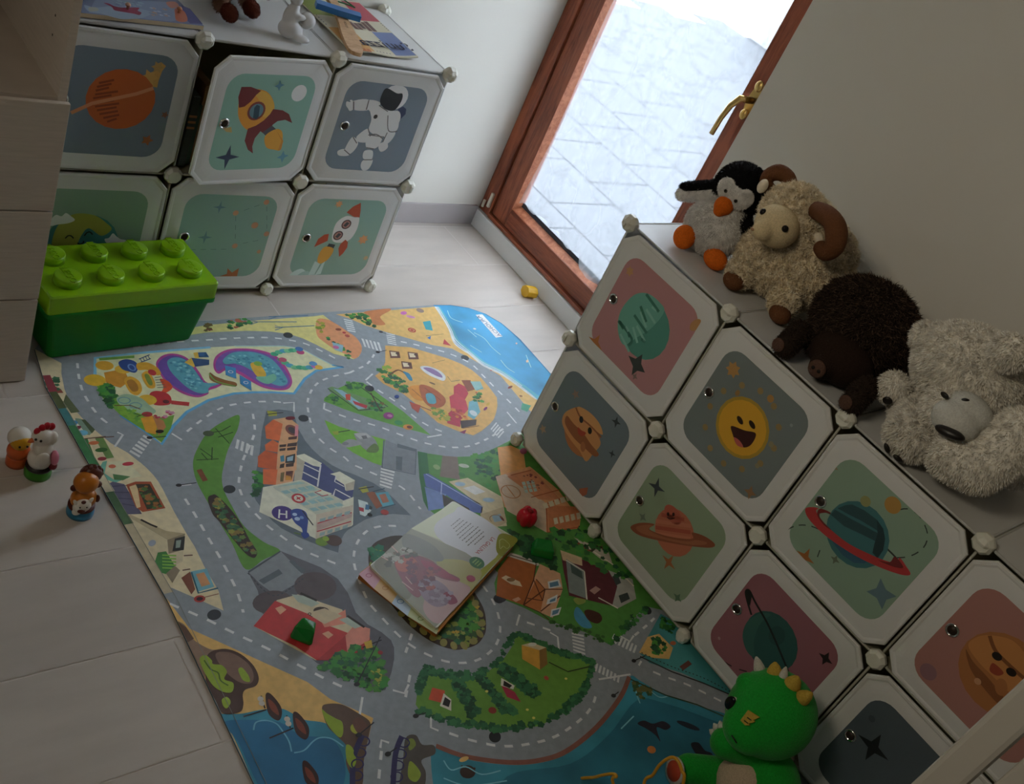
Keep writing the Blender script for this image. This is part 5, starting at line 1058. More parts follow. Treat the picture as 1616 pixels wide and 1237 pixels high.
# chick in its eggshell behind the hen
kc = Vector((-1.228, -0.572, 0.0005)); t = thing('chick_figure', kc, 'orange and yellow chick toy with a white eggshell cap, behind the hen toy', 'toy figure')
b = MB(); base_ring(b, kc, 0.017, 0.020, M('#cc5a24', 0.35)); b.ell(kc+Vector((0,0,0.030)), (0.018,0.0175,0.020), M('#d8642a', 0.35)); b.build('body', t)
b = MB(); b.ell(kc+Vector((0.0,-0.003,0.054)), (0.0165,0.0155,0.0165), M('#dba21e', 0.35)); b.build('head', t)
b = MB(); b.ell(kc+Vector((-0.001,0.003,0.060)), (0.0185,0.0165,0.0165), WT, rot=(-0.5,-0.3,0)); b.build('eggshell_cap', t)
b = MB(); b.ell(kc+Vector((-0.006,-0.0185,0.056)), 0.002, BLK, seg=10, rings=6); b.ell(kc+Vector((0.006,-0.0185,0.055)), 0.002, BLK, seg=10, rings=6); b.build('eye', t)
t.scale = (1.3, 1.3, 1.25)
# brown lion-like figure with a white goat
lc_ = Vector((-1.147, -0.741, 0.0005)); OR, DB = M('#c4741c', 0.32), M('#5a2416', 0.4)
t = thing('bear_and_goat_figure', lc_, 'orange-brown animal toy with a white goat in front, on a round blue base', 'toy figure')
b = MB(); base_ring(b, lc_, 0.0215, 0.018, M('#2f86b0', 0.4)); b.build('base', t)
b = MB(); b.ell(lc_+Vector((0.002,0.002,0.030)), (0.0215,0.018,0.019), OR); b.ell(lc_+Vector((0.0,0.002,0.046)), (0.010,0.010,0.012), OR)
V, F = bake(b, 0.0016, 6); b = MB(); b.add(V, F, OR, True); b.build('body', t, normals=False)
b = MB(); b.ell(lc_+Vector((-0.001,-0.001,0.068)), (0.0200,0.0185,0.0180), OR); b.build('head', t)
b = MB(); b.ell(lc_+Vector((0.009,0.010,0.074)), (0.0185,0.015,0.0165), DB)
for k in range(7): a_ = -0.6+0.45*k; b.ell(lc_+Vector((0.008+0.017*math.sin(a_),0.009,0.074+0.015*math.cos(a_))), 0.0045, DB, seg=10, rings=6)
b.build('mane', t)
for sx in (-1, 1): b = MB(); b.ell(lc_+Vector((0.0195*sx,-0.002,0.060)), (0.006,0.005,0.006), DB, seg=12, rings=8); b.build('ear', t)
b = MB(); g0 = lc_+Vector((-0.008,-0.019,0.034)); b.ell(g0, (0.0150,0.008,0.0130), WT); b.ell(g0+Vector((-0.012,0,0.010)), (0.003,0.003,0.007), WT, rot=(0,-0.5,0)); b.ell(g0+Vector((0.012,0,0.009)), (0.003,0.003,0.007), WT, rot=(0,0.6,0)); b.ell(g0+Vector((-0.006,0.001,-0.011)), (0.008,0.005,0.008), WT); b.build('goat', t)
b = MB(); b.ell(g0+Vector((-0.003,-0.0075,-0.004)), (0.0065,0.003,0.0038), DB, rot=(0,0.3,0)); b.ell(g0+Vector((-0.006,-0.0072,0.0045)), 0.0013, BLK, seg=8, rings=6); b.ell(g0+Vector((0.005,-0.0074,0.003)), 0.0013, BLK, seg=8, rings=6); b.ell(g0+Vector((0.0,-0.003,0.011)), (0.004,0.003,0.003), DB); b.build('goat_face', t)
b = MB(); b.ell(lc_+Vector((0.0215,-0.006,0.032)), (0.004,0.005,0.007), DB); b.lathe([(0.0214,0),(0.0214,0.003)], lc_+Vector((0,0,0.0165)), (0,0,1), DB, seg=28); b.build('painted_patch', t)

t.scale = (1.28, 1.28, 1.35)
# ------------------------------------------------------------------ loose play pieces
b = MB(); c = Vector((0.650, -0.066, 0.0210)); YL = M('#e0b018', 0.35)
b.prism([c + Vector((0.0, 0.0225*math.cos(a), 0.0225*math.sin(a))) + Vector((-0.020,0.005,0)) for a in [2*math.pi*(k+.5)/8 for k in range(8)]], (0.038,-0.010,0), YL)
tag(b.build('toy_block', bevel=0.002), 'small yellow eight-sided play piece on the floor by the door sill', 'toy block')
def wedge_block(name, c, R, yaw_, label, colr):
    b = MB(); c = Vector(c); P = []
    for k in range(3): a = yaw_ + 2*math.pi*k/3; P.append(c + Vector((R*math.cos(a), R*math.sin(a), 0)))
    b.prism(P, (0,0,R*0.95), colr, taper=0.55); return tag(b.build(name, bevel=0.006), label, 'toy block')
GB = M('#14802c', 0.25)
def gem(c, pts3, label):
    b = MB(); bm = bmesh.new(); 
    for p in pts3: bm.verts.new(p)
    bmesh.ops.convex_hull(bm, input=bm.verts); bm.verts.ensure_lookup_table(); bm.verts.index_update()
    lo_ = min(v.co.z for v in bm.verts); b.add([Vector(c)+v.co-Vector((0,0,lo_)) for v in bm.verts], [tuple(v.index for v in f.verts) for f in bm.faces], GB); bm.free()
    return tag(b.build('toy_block', bevel=0.004), label, 'toy block')
g0 = onz(478, 1004, 0.0065)
gem(g0, [(-0.030,0.006,0.0),(0.006,-0.030,0.0),(0.028,0.010,0.0),(-0.004,0.026,0.0),(-0.024,0.010,0.030),(0.010,-0.016,0.034),(0.026,0.006,0.030),(0.0,0.022,0.040),(-0.002,-0.024,0.010)], 'green faceted play piece lying on the red printed building of the mat')
g1 = onz(852, 872, 0.0065)
gem(g1, [(-0.034,0.0,0.0),(0.020,-0.034,0.0),(0.036,0.008,0.0),(-0.006,0.034,0.0),(-0.030,0.002,0.022),(0.018,-0.026,0.026),(0.030,0.006,0.034),(-0.004,0.030,0.028)], 'green faceted play piece beside the red toy pepper')
# red sweet-pepper piece
c = Vector(onz(826, 826, 0.0065)); t = thing('toy_pepper', c, 'shiny red toy pepper standing on the mat beside the open book', 'toy vegetable'); b = MB()
RP = M('#c8122c', 0.22)
for k in range(5): a = 2*math.pi*k/5; b.ell(c+Vector((0.0135*math.cos(a),0.0135*math.sin(a),0.026)), (0.0145,0.0145,0.025), RP)
b.ell(c+Vector((0,0,0.025)), (0.018,0.018,0.024), RP); V, F = bake(b, 0.002, 5); V[:,2] = np.maximum(V[:,2], c.z); b = MB(); b.add(V, F, RP, True); b.build('fruit', t, normals=False)
b = MB(); b.lathe([(0.010,0.0),(0.004,0.002),(0.003,0.004)], c+Vector((0.0,0,0.049)), (0.1,0,1), M('#a8141f', .4), seg=12); b.build('stalk', t)

# ------------------------------------------------------------------ board book on the mat
bt = thing('board_book', Vector(onz(702, 893, MZ)), 'board book with a hen photo and a LA GALLINA text page, lying on the mat', 'book')
z0 = MZ + 0.0026; zt = 0.030
Tq, Rq, Bq, Lq = [Vector(onz(x, y, zt)) for x, y in ((715,790),(818,851),(688.5,992),(583,892))]
T2, R2, B2, L2 = [Vector(onz(x, y, 0.020)) for x, y in ((712,796),(812,860),(690,1000),(566,906))]
def rquad(q, r):
    out = []
    for i in range(4):
        p, a, c_ = q[i], q[i-1], q[(i+1) % 4]; u = (a-p).normalized(); v = (c_-p).normalized()
        for k in range(4): t_ = k/3; out.append(p + u*r*(1-t_)**2 + v*r*t_**2)
    return out
b = MB(); lo_ = rquad([T2, R2, B2, L2], 0.006)
b.prism([Vector((p.x, p.y, z0)) for p in lo_], (0, 0, 0.017), M('#c88a34', 0.6), M('#a8641e', 0.6)); blk = b.build('page_block', bt)
E_ = Vector((Lq - L2)); AP = Art((0, 0, z0+0.017), (0, 0, 1), 'plain', 0.5)
AP.lv(2).p('566,906 583,893 606,916 590,929', '#d6a3b0'); AP.p('590,929 602,912 632,938 618,952', '#dcb579'); AP.p('618,952 628,936 652,960 643,972', '#bcd0e2'); AP.p('643,972 650,956 692,992 689,1001', '#c6cf9c'); AP.lv(4).ring(632,949,.008,.006,.002,'#5f86b4'); AP.ring(582,908,.007,.005,.002,'#b86a80'); AP.ring(608,928,.007,.005,.002,'#c08a4a'); AP.ring(664,976,.007,.005,.002,'#7f9a5a')
AP.mb.build('page_tabs', bt, normals=False)
b = MB(); b.prism([Vector((p.x, p.y, zt-0.007)) for p in rquad([Tq, Rq, Bq, Lq], 0.008)], (0, 0, 0.007), M('#dcdcc8', 0.4)); cov = b.build('cover_page', bt)
AB = Art((0, 0, zt), (0, 0, 1), 'plain', 0.42); 
AB.lv(1).p('716,792 816,851.5 687,990 650,955 585,893 649,834', '#b9b59a')
AB.p('716,792 816,851.5 790,880 736,868 649,834', '#d3d8b4')
AB.lv(2).s_('728,800 770,822 800,850 806,858 770,894 742,880 700,856 686,840 688,826 704,814 716,808', '#dadade')
AB.p('806,846 816,851.5 758,915 742,912 770,890 782,880', '#a3a52c'); AB.s_('786,846 797,842 817,851.5 800,870 792,878 783,868', '#8f9212')
# photo page: grey-green ground, plum and red plumage
AB.p('649,834 735,872 760,890 757,916 720,955 687,990 650,955 585,893', '#9c9a84')
AB.lv(3).s_('690,885 730,884 758,900 756,916 738,936 720,924 700,905', '#b3ad6a'); AB.s_('640,842 680,858 700,880 690,886 660,874 636,862', '#85877a'); AB.s_('690,905 730,920 742,932 716,962 690,984 668,962 676,930', '#c4a3a0'); AB.s_('590,890 616,876 632,902 650,930 640,946 612,920', '#807d64')
AB.lv(4).s_('622,886 636,876 656,876 680,884 700,900 724,912 722,918 700,914 680,908 672,922 662,942 648,936 632,912', '#93525a'); AB.lv(5).s_('624,886 638,878 654,882 658,892 644,902 628,900', '#bb6a5a'); AB.s_('664,884 690,892 716,910 724,915 700,912 676,900', '#a3485a'); AB.s_('660,918 684,914 706,928 712,948 690,958 668,944', '#9a8592'); AB.s_('700,934 714,938 722,950 710,954 702,946', '#8a3048'); AB.el(743,913,.012,.010,'#a84058'); AB.el(665,929,.009,.007,'#dcd6d0')
AB.bush('606,876 640,862 660,872 640,884 612,892', ['#5f5a48','#b8b4a4','#7a6a58'], 26, .010, 101); AB.bush('640,880 700,900 690,930 650,930', ['#8a4450','#a85f5c','#74404c'], 40, .010, 102); AB.bush('680,920 712,935 706,955 676,948', ['#a896a4','#86707e'], 24, .009, 103)
for q in ('601,878 612,884', '618,862 628,872', '634,918 652,932', '640,910 650,922'): AB.l(q, .003, '#d3b0a4')
AB.lv(5).el(752.5, 888, .0205, .0185, '#2f6b2c'); AB.lv(6)
uxb = AB.w((752,905)) - AB.w((786,868))
ub = AB.w((768,878)) - AB.w((798,848)); n3 = np.cross((0,0,1), -ub)
AB.mb.text('LA GALLINA', AB.w((765.5, 861)), (AB.w((752.5,873)) - AB.w((778.5,849.5))), np.cross((0,0,1), (AB.w((752.5,873)) - AB.w((778.5,849.5)))), 0.0155, M('#b0283a'), 0, lift=AB.step*6)
u_ = AB.w((752.5,873)) - AB.w((778.5,849.5)); v_ = np.cross((0,0,1), u_); v_ = v_/np.linalg.norm(v_)
for k, ln in enumerate((0.05, 0.074, 0.070, 0.078, 0.060, 0.066, 0.058, 0.050, 0.044)):
    c0 = AB.w((756,853)) - v_*0.0*k + (-v_)*0.0095*k; un = u_/np.linalg.norm(u_); x = -ln/2; rn = random.Random(k)
    while x < ln/2:
        e = x + rn.uniform(.004, .011); AB.strip([c0+un*x, c0+un*(x+(e-x)*.5), c0+un*e], .0022, '#8a8a8c' if k > 3 else '#6f6d6a'); x = e + .0022
for k in (-1, 0, 1): AB.strip([AB.w((752.5,888)) + u_/np.linalg.norm(u_)*q + v_*0.007*k for q in (-.010, 0, .010)], .003, '#8fb05a')
AB.l('788,853 794,851 804,860 800,866 794,862 789,866 788,853', .0014, '#c9cc7a', True)
AB.mb.build('printed_picture', cov, normals=False)

# ------------------------------------------------------------------ things on top of the back-wall cabinet
ZT = 0.02 + 2*PA + 0.0045
# wooden peg puzzle
q4 = [Vector(onz(x, y, ZT+0.010)) for x, y in ((100, 18), (322, 41))]; pr_ = q4[1]; 
pz = thing('peg_puzzle', (-0.90, 0.11, ZT), 'flat lilac-blue sea puzzle with pegged pieces on the back cabinet, left end', 'puzzle')
u = Vector((math.cos(0.10), math.sin(0.10), 0)); v = Vector((-u.y, u.x, 0)); fr_ = Vector((pr_.x, pr_.y, ZT)); Lp, Wp = 0.36, 0.24
quad = [fr_ - u*Lp, fr_, fr_ + v*Wp, fr_ - u*Lp + v*Wp]
b = MB(); b.prism(quad, (0,0,0.010), M('#7c86a6', 0.4), M('#cdb894', 0.6)); b.build('board', pz)
AZ = Art((0,0,ZT+0.010), (0,0,1), 'plain', 0.4)
AZ.lv(1).p('150,0 200,0 262,3 275,8 290,30 270,34 140,20', '#8e9cba'); AZ.p('286,8 300,14 320,38 300,37 290,26', '#55568a')
AZ.lv(2).s_('133,8 150,12 176,10 200,12 220,14 240,20 226,28 210,30 190,30 160,22 140,18', '#9db0c4'); AZ.lv(3).s_('164,5 172,6 180,10 190,12 200,12 214,12 220,13 217,17 223,20 220,24 212,22 200,20 188,18 180,16 176,11', '#a03a58'); AZ.s_('276,14 284,14 292,20 296,32 288,35 278,32 276,22', '#cf7a5e'); AZ.s_('262,4 276,3 282,10 270,13', '#c98a78'); AZ.s_('140,12 152,12 155,17 142,18', '#b5b8a8')
AZ.bush('228,10 262,12 268,26 236,24', ['#b8c4d4','#8a98b4','#c4a08c'], 22, .007, 111); AZ.bush('170,0 225,2 232,10 190,10', ['#7fa3b4','#9db4c4','#7f8fb0'], 20, .008, 112)
AZ.mb.build('printed_picture', pz, normals=False)
for x, y, cc in ((202, 9, '#c49a80'), (283, 15, '#cf8a60')):
    p = Vector(onz(x, y, ZT+0.018)); p.z = ZT+0.010; MB().lathe([(0.003,0),(0.003,0.006),(0.006,0.008),(0.0065,0.011),(0.004,0.0145),(0,0.015)], p, (0,0,1), M(cc, 0.3), seg=16).build('peg', pz)
# brown soft toy, only its feet in view
MB_BR = M('#7a5a48', 0.9, 'fur'); FT = M('#5f2f22', 0.9, 'fur')
pm = Vector((-0.56, 0.245, ZT)); t = thing('plush_monkey', pm, 'brown soft toy on the back cabinet, only its dark feet in view', 'soft toy')
b = MB(); b.ell(pm+Vector((0.0,0.04,0.075)), (0.062,0.055,0.075), MB_BR); b.ell(pm+Vector((0.0,0.03,0.175)), (0.052,0.050,0.050), MB_BR)
f1 = Vector(onz(362, 20, ZT+0.026)); f2 = Vector(onz(397, 14, ZT+0.024))
b.limb(pm+Vector((-0.03,0.02,0.035)), f1+Vector((-0.01,0.03,0.004)), 0.026, 0.021, MB_BR); b.limb(pm+Vector((0.03,0.02,0.035)), f2+Vector((0.0,0.03,0.004)), 0.026, 0.021, MB_BR)
b.limb(pm+Vector((0.045,0.02,0.11)), pm+Vector((0.07,-0.03,0.05)), 0.018, 0.014, MB_BR); b.limb(pm+Vector((-0.045,0.02,0.11)), pm+Vector((-0.08,-0.02,0.05)), 0.018, 0.014, MB_BR)
furry('body', t, b, 0.006, [MB_BR], 6000, 0.006, 0.0008)
for f_ in (f1, f2): b = MB(); b.ell(f_, (0.020,0.026,0.0215), FT, rot=(0.3,0,0.3)); furry('foot', t, b, 0.004, [FT], 1400, 0.004, 0.0007)
b = MB(); b.ell(pm+Vector((0,-0.018,0.168)), (0.026,0.014,0.020), M('#b08a68',0.9,'fur')); b.build('muzzle', t)
for sx in (-1,1): b = MB(); b.ell(pm+Vector((0.052*sx,0.03,0.18)), (0.012,0.008,0.018), FT); b.build('ear', t)
# white figurine: a kneeling angel shape holding a ball
fc = Vector((-0.482, 0.078, ZT)); CER = M('#dedede', 0.35, 'milky', t=0.15)
t = thing('white_figurine', fc, 'small plain white figurine holding a round ball, on the back cabinet', 'figurine')
b = MB(); b.ell(fc+Vector((0,0,0.024)), (0.034,0.026,0.026), CER); b.ell(fc+Vector((0.022,-0.020,0.010)), (0.026,0.016,0.010), CER, rot=(0,0,-0.6)); b.ell(fc+Vector((-0.004,0.004,0.052)), (0.022,0.019,0.034), CER); b.ell(fc+Vector((0.0,0.006,0.080)), (0.014,0.013,0.012), CER); b.ell(fc+Vector((0.012,-0.010,0.060)), (0.018,0.009,0.009), CER)
V, F = bake(b, 0.003, 6); V[:,2] = np.maximum(V[:,2], fc.z+0.0003); b = MB(); b.add(V, F, CER, True); b.build('body', t, normals=False)
MB().ell(fc+Vector((0.042,0.002,0.050)), 0.0215, CER, seg=24, rings=14).build('ball', t)
MB().ell(fc+Vector((0.0,0.008,0.100)), (0.017,0.017,0.019), CER, seg=24, rings=14).build('head', t)
# picture booklet, gently wavy
A0, A1, A2, A3 = [Vector(onz(x, y, ZT+0.003)) for x, y in ((553,84),(659,93),(566,4),(484,6))]
A3 = A0 + (A2 - A1)*1.0; t = thing('picture_booklet', (A0+A2)/2, 'thin colourful patchwork-cover booklet lying under the wooden toy, back cabinet', 'booklet')
NB_ = 14
def bk(a, c, dz=0.0):
    p = A0.lerp(A1, a).lerp(A3.lerp(A2, a), c); w = 0.004*(1-c)*math.sin(a*6.3+0.4)+0.004*(1-c); return Vector((p.x, p.y, ZT+0.0012+max(0,w)+dz))
V = []; F = []
for i in range(NB_+1):
    for j in range(NB_+1): V.append(bk(i/NB_, j/NB_, 0.003))
n_ = len(V)
for i in range(NB_+1):
    for j in range(NB_+1): V.append(bk(i/NB_, j/NB_, 0))
ix = lambda i, j, k=0: k*n_ + i*(NB_+1)+j
for i in range(NB_):
    for j in range(NB_): F += [(ix(i,j), ix(i+1,j), ix(i+1,j+1), ix(i,j+1)), (ix(i,j,1), ix(i,j+1,1), ix(i+1,j+1,1), ix(i+1,j,1))]
    for (a, b_) in (((i,0),(i+1,0)), ((i+1,NB_),(i,NB_)), ((0,i+1),(0,i)), ((NB_,i),(NB_,i+1))): F.append((ix(*a), ix(*a,1), ix(*b_,1), ix(*b_)))
b = MB(); b.add(V, F, M('#d6cfb6', 0.5), False); k = 0
cols = {}
def patch(a0, a1, c0, c1, h, lift=0.0003):
    n1, n2 = 6, 6; V = []; F = []
    for i in range(n1+1):
        for j in range(n2+1): V.append(bk(a0+(a1-a0)*i/n1, c0+(c1-c0)*j/n2, 0.003+lift))
    for i in range(n1):
        for j in range(n2): F.append((i*(n2+1)+j, (i+1)*(n2+1)+j, (i+1)*(n2+1)+j+1, i*(n2+1)+j+1))
    b.add(V, F, M(h, 0.45))
patch(0.02, 0.36, 0.02, 0.40, '#cf9f5c'); patch(0.68, 0.99, 0.02, 0.42, '#6f80ae'); patch(0.0, 0.30, 0.62, 0.98, '#8a9a4a'); patch(0.70, 0.99, 0.62, 0.98, '#b84a58'); patch(0.02,0.3,0.0,0.05,'#b86a34')
for s_ in range(7): patch(0.30+0.07*s_, 0.36+0.07*s_, 0.44+0.02*math.sin(s_*2), 0.58+0.03*math.cos(s_), ['#6a4a48','#5a4444','#7a5a54'][s_ % 3], 0.0005)
for s_ in range(5): patch(0.40+0.05*s_, 0.415+0.05*s_, 0.03, 0.045, '#4a4a5a', .0006); patch(0.97, 0.985, 0.46+0.03*s_, 0.475+0.03*s_, '#4a4a5a', .0006); patch(0.02, 0.035, 0.44+0.04*s_, 0.455+0.04*s_, '#4a4a5a', .0006)
ux = (bk(0.25,0.17)-bk(0.92,0.17)); b.text('Suuizzar', bk(0.60, 0.17, 0.0085), ux, Vector((ux.y,-ux.x,0))*1.0, 0.066, M('#24243a'), 0, bold=0.0006)
b.build('cover', t, normals=False)
# wooden toy with blue cross-bar and green string
WD = wood_mat('toy_wood', '#b98a5c', '#d9b48a', (3, 12, 12)); t = thing('wooden_toy', (-0.27, 0.12, ZT+0.006), 'wooden paddle-shaped toy with a blue cross bar and green string', 'wooden toy')
zc = ZT+0.016; ctr = [Vector(onz(x, y, zc)) for x, y in ((560,84),(551,62),(542,40),(534,24),(527,10),(520,0))]; wd = [0.020,0.023,0.018,0.0145,0.0135,0.013]
Lh_, Rh_ = [], []
for i, p in enumerate(ctr):
    tt = (ctr[min(i+1,5)]-ctr[max(i-1,0)]).normalized(); s_ = Vector((-tt.y, tt.x, 0)); Lh_.append(p+s_*wd[i]); Rh_.append(p-s_*wd[i])
tip = ctr[0] + (ctr[0]-ctr[1]).normalized()*0.018
loop = cr_spline(Lh_[::-1] + [tip] + Rh_, closed=True, n=4)
b = MB(); b.prism([Vector(p) for p in loop], (0,0,0.010), WD); b.build('handle', t, 0.003)
c0, c1 = Vector(onz(497, 10, zc+0.014)), Vector(onz(567, 32, zc+0.014)); dd = (c1-c0); s_ = Vector((-dd.y, dd.x, 0)).normalized()*0.017; mid = dd*0.5
b = MB(); b.prism([c0-s_, c0+mid-s_*1.2+Vector((0,0,0)), c1-s_, c1+s_, c0+mid+s_*0.9, c0+s_], (0,0,0.016), M('#2f74b8', 0.4)); b.build('cross_bar', t, 0.003)
gp = [Vector(onz(x, y, ZT+0.008)) for x, y in ((532,2),(545,6),(556,10),(560,12),(552,6),(540,-2),(528,-6))]
MB().tube([Vector(p) for p in cr_spline(gp, closed=False, n=5)], 0.0018, M('#1d7a4c', 0.6), seg=7).build('string', t)
b = MB(); tx = ctr[2].lerp(ctr[1], 0.2); tx.z = zc+0.0104; ux = (ctr[1]-ctr[3]); b.text('WOODY', tx, ux, Vector((-ux.y, ux.x, 0)), 0.011, M('#4a3424')); b.build('burnt_lettering', t, normals=False)
# books seen inside the cube with the open door
zi = 0.02 + PA + 0.0045
for k, (x0, w_, h_, c_, tl, lab) in enumerate(((-0.715,0.020,0.20,'#4a5248',0.00,'dark grey-green orange-striped children\'s book leaning in the open cube, first from the left'), (-0.693,0.014,0.17,'#3f5a4a',0.0,'plain dark green children\'s book in the open cube, second from the left'), (-0.677,0.024,0.22,'#b88a5a',0.0,'tan children\'s book in the open cube, third from the left'), (-0.651,0.012,0.15,'#6a3a34',0.0,'maroon children\'s book in the open cube, fourth from the left'))):
    bb = thing('childrens_book', (x0+w_/2, 0.15, zi), lab, 'book', 'books inside the open cube')
    y0 = 0.035+0.012*k
    MB().box((x0, y0, zi), (x0+w_, y0+0.17, zi+h_), M(c_, 0.5)).build('cover', bb, 0.0015); 
    m_ = MB()
    for s_ in range(3 if k != 1 else 0): m_.box((x0-0.0004, y0-0.0006, zi+h_*(0.55+0.08*s_)), (x0+w_+0.0004, y0+0.0, zi+h_*(0.58+0.08*s_)), M('#c98a5a', 0.5))
    if m_.v: m_.build('spine_stripes', bb)

# ------------------------------------------------------------------ white cot, near the camera at the lower right
CW = M('#c3beb2', 0.4)
t = thing('slatted_panel', (-0.59, -2.50, 0), 'white wooden slatted panel standing upright close to the camera, lower right corner', 'wooden panel')
MB().box((-0.600, -2.181, 0.0), (-0.570, -2.135, 1.15), CW).build('post', t, 0.008)
MB().box((-0.600, -2.86, 0.0), (-0.570, -2.82, 1.15), CW).build('post', t, 0.008)
MB().box((-0.596, -2.80, 0.24), (-0.578, -2.199, 1.09), CW).build('board', t, 0.004)
for z in (0.18, 1.10): MB().box((-0.594, -2.82, z), (-0.576, -2.181, z+0.045), CW).build('rail', t, 0.003)

# ------------------------------------------------------------------ soft toys on the right-hand cabinet
ZR = 0.0245 + 2*PA + 0.0045
def hit(px, py, c, r, lift=0.0):
    """where the sight line meets an ellipsoid (axis aligned); returns the point and its normal"""
    if not isinstance(r, (tuple, list)): r = (r, r, r)
    c = np.array(c); r = np.array(r); d = ray(px, py)/r; o = (CC-c)/r
    A_ = d@d; B_ = 2*o@d; C_ = o@o-1; D = B_*B_-4*A_*C_
    tt = (-B_ - math.sqrt(max(D, 0)))/(2*A_); p = CC + ray(px, py)*tt; n = (p-c)/(r*r); n /= np.linalg.norm(n)
    return Vector(p + n*lift), Vector(n)
def disc(b, p, n, rx, ry, th, m_, rot=0.0):
    """small domed button on a surface"""
    q = n.to_track_quat('Z', 'Y').to_matrix() @ Euler((0,0,rot)).to_matrix(); e = q.to_euler(); b.ell(p, (rx, ry, th), m_, rot=e, seg=16, rings=8)
# penguin
F_W, F_B, F_O = M('#dcdad6', 0.9, 'fur'), M('#0e0f12', 0.9, 'fur'), M('#d9691c', 0.85, 'plush')
pc = Vector((0.245, -0.895, ZR)); t = thing('plush_penguin', pc, 'small black and white penguin soft toy with orange beak and feet, on the cabinet', 'soft toy')
hcn = Vector(onx(1168, 298, 0.265)); hr = 0.066; bcn = Vector(onx(1127, 360, 0.235)); bcn.z = max(bcn.z, ZR+0.066)
b = MB(); b.ell(bcn, (0.070,0.080,0.070), F_W); b.ell(bcn.lerp(hcn, 0.45), (0.052,0.056,0.060), F_W)
furry('belly', t, b, 0.005, [F_W], 16000, 0.007, 0.0007, messy=0.35)
b = MB(); b.ell(hcn, hr, F_B, seg=32, rings=20); b.ell(hcn+Vector((0.020,-0.010,0.004)), (0.060,0.062,0.058), F_B); bb_ = bcn+Vector((0.032,-0.008,0.012)); b.ell(bb_, (0.056,0.076,0.066), F_B); b.ell(hcn.lerp(bb_, .5), (0.05,0.05,0.05), F_B)
furry('head_and_back', t, b, 0.005, [F_B], 14000, 0.006, 0.0007, messy=0.35)
b = MB()
for x, y, rx, ry, ro in ((1147,297,0.026,0.029,0.3), (1172,315,0.026,0.032,-0.3), (1158,308,0.030,0.026,0)): 
    p, n = hit(x, y, hcn, hr, 0.002); disc(b, p, n, rx, ry, 0.007, F_W, ro)
p, n = hit(1178, 296, hcn, hr, 0.001); furry('face', t, b, 0.0035, [F_W], 4500, 0.004, 0.0006, messy=0.3)
b = MB(); p, n = hit(1146, 321, hcn, hr, 0.010); b.ell(p, (0.026,0.024,0.025), F_O, seg=20, rings=14); p2 = p + n*0.012 + Vector((0,0.002,-0.010)); b.ell(p2, (0.014,0.015,0.013), F_O); V, F = bake(b, 0.003, 6); b = MB(); b.add(V, F, F_O, True); b.build('beak', t, normals=False)
EY = M('#120d0a', 0.15); 
for x, y in ((1148,301),(1162,315)): b = MB(); p, n = hit(x, y, hcn, hr, 0.008); disc(b, p, n, 0.0052, 0.0052, 0.004, EY); b.build('eye', t)
w0 = hcn+Vector((-0.01,0.055,-0.045)); w1 = Vector(onx(1079, 303, 0.20))
b = MB(); b.limb(w0+Vector((0,0,-0.004)), w1+Vector((0,0,-0.006)), 0.024, 0.019, F_W); furry('wing_underside', t, b, 0.004, [F_W], 2500, 0.005, 0.0006)
b = MB(); b.limb(w0+Vector((0.008,0.002,0.010)), w1+Vector((0.006,0.002,0.007)), 0.024, 0.020, F_B); furry('wing', t, b, 0.004, [F_B], 3000, 0.005, 0.0006)
for x, y, rr_ in ((1080,374,(0.022,0.029,0.031)), (1129,409,(0.022,0.033,0.026))):
    p = Vector(onx(x, y, 0.165)); p = Vector(onz(x, y, ZR+rr_[2]-0.002)); b = MB(); b.ell(p, rr_, F_O, seg=24, rings=16, rot=(0,0,0.2)); b.build('foot', t)
# ram
F_C = [M('#e2d4b8', 0.95, 'fur'), M('#d8c8a8', 0.95, 'fur'), M('#ece0ca', 0.95, 'fur')]; F_F = M('#d8c49c', 0.9, 'plush'); HRN = M('#6b452c', 0.85, 'plush')
rc = Vector((0.33, -1.09, ZR)); t = thing('plush_ram', rc, 'woolly cream ram soft toy with brown curled horns, between the penguin and brown toy', 'soft toy')
bcn = Vector(onx(1262, 410, 0.34)); bcn.z = max(bcn.z, ZR+0.115); hcn = Vector(onx(1241, 345, 0.245)); hr = 0.085
b = MB(); b.ell(bcn, (0.105,0.138,0.118), F_C[0]); b.ell(bcn+Vector((-0.05,0.035,-0.035)), (0.085,0.095,0.080), F_C[0]); b.ell(hcn+Vector((0.012,-0.004,0.008)), (0.076,0.078,0.080), F_C[0]); b.ell(hcn+Vector((0.05,-0.03,0.0)), (0.07,0.07,0.07), F_C[0]); b.ell(bcn.lerp(hcn, 0.5), (0.085,0.085,0.085), F_C[0])
for q in ((1172,432),(1238,478),(1312,470)):
    p = Vector(onz(q[0], q[1]-4, ZR+0.045)); b.ell(p, (0.036,0.036,0.042), F_C[0])
for _ in range(150):   # woolly bumps
    a = random.uniform(0, 6.28); e = random.uniform(-0.9, 1.3); d_ = Vector((math.cos(a)*math.cos(e)*0.105, math.sin(a)*math.cos(e)*0.138, math.sin(e)*0.118)); b.ell(bcn+d_*0.97, 0.014, F_C[0], seg=8, rings=6)
furry('woolly_body', t, b, 0.006, F_C, 52000, 0.013, 0.0011, lay=(0,0,-0.15), messy=1.3, curl=1.6, smooth_it=3)
fcn = Vector(onx(1226, 357, 0.185)); fr3 = (0.052,0.055,0.050); b = MB(); b.ell(fcn, fr3, F_F); p, n = hit(1203, 364, fcn, fr3, -0.004); b.ell(p, (0.027,0.026,0.025), F_F); V, F = bake(b, 0.004, 8); b = MB(); b.add(V, F, F_F, True); b.build('face', t, normals=False)
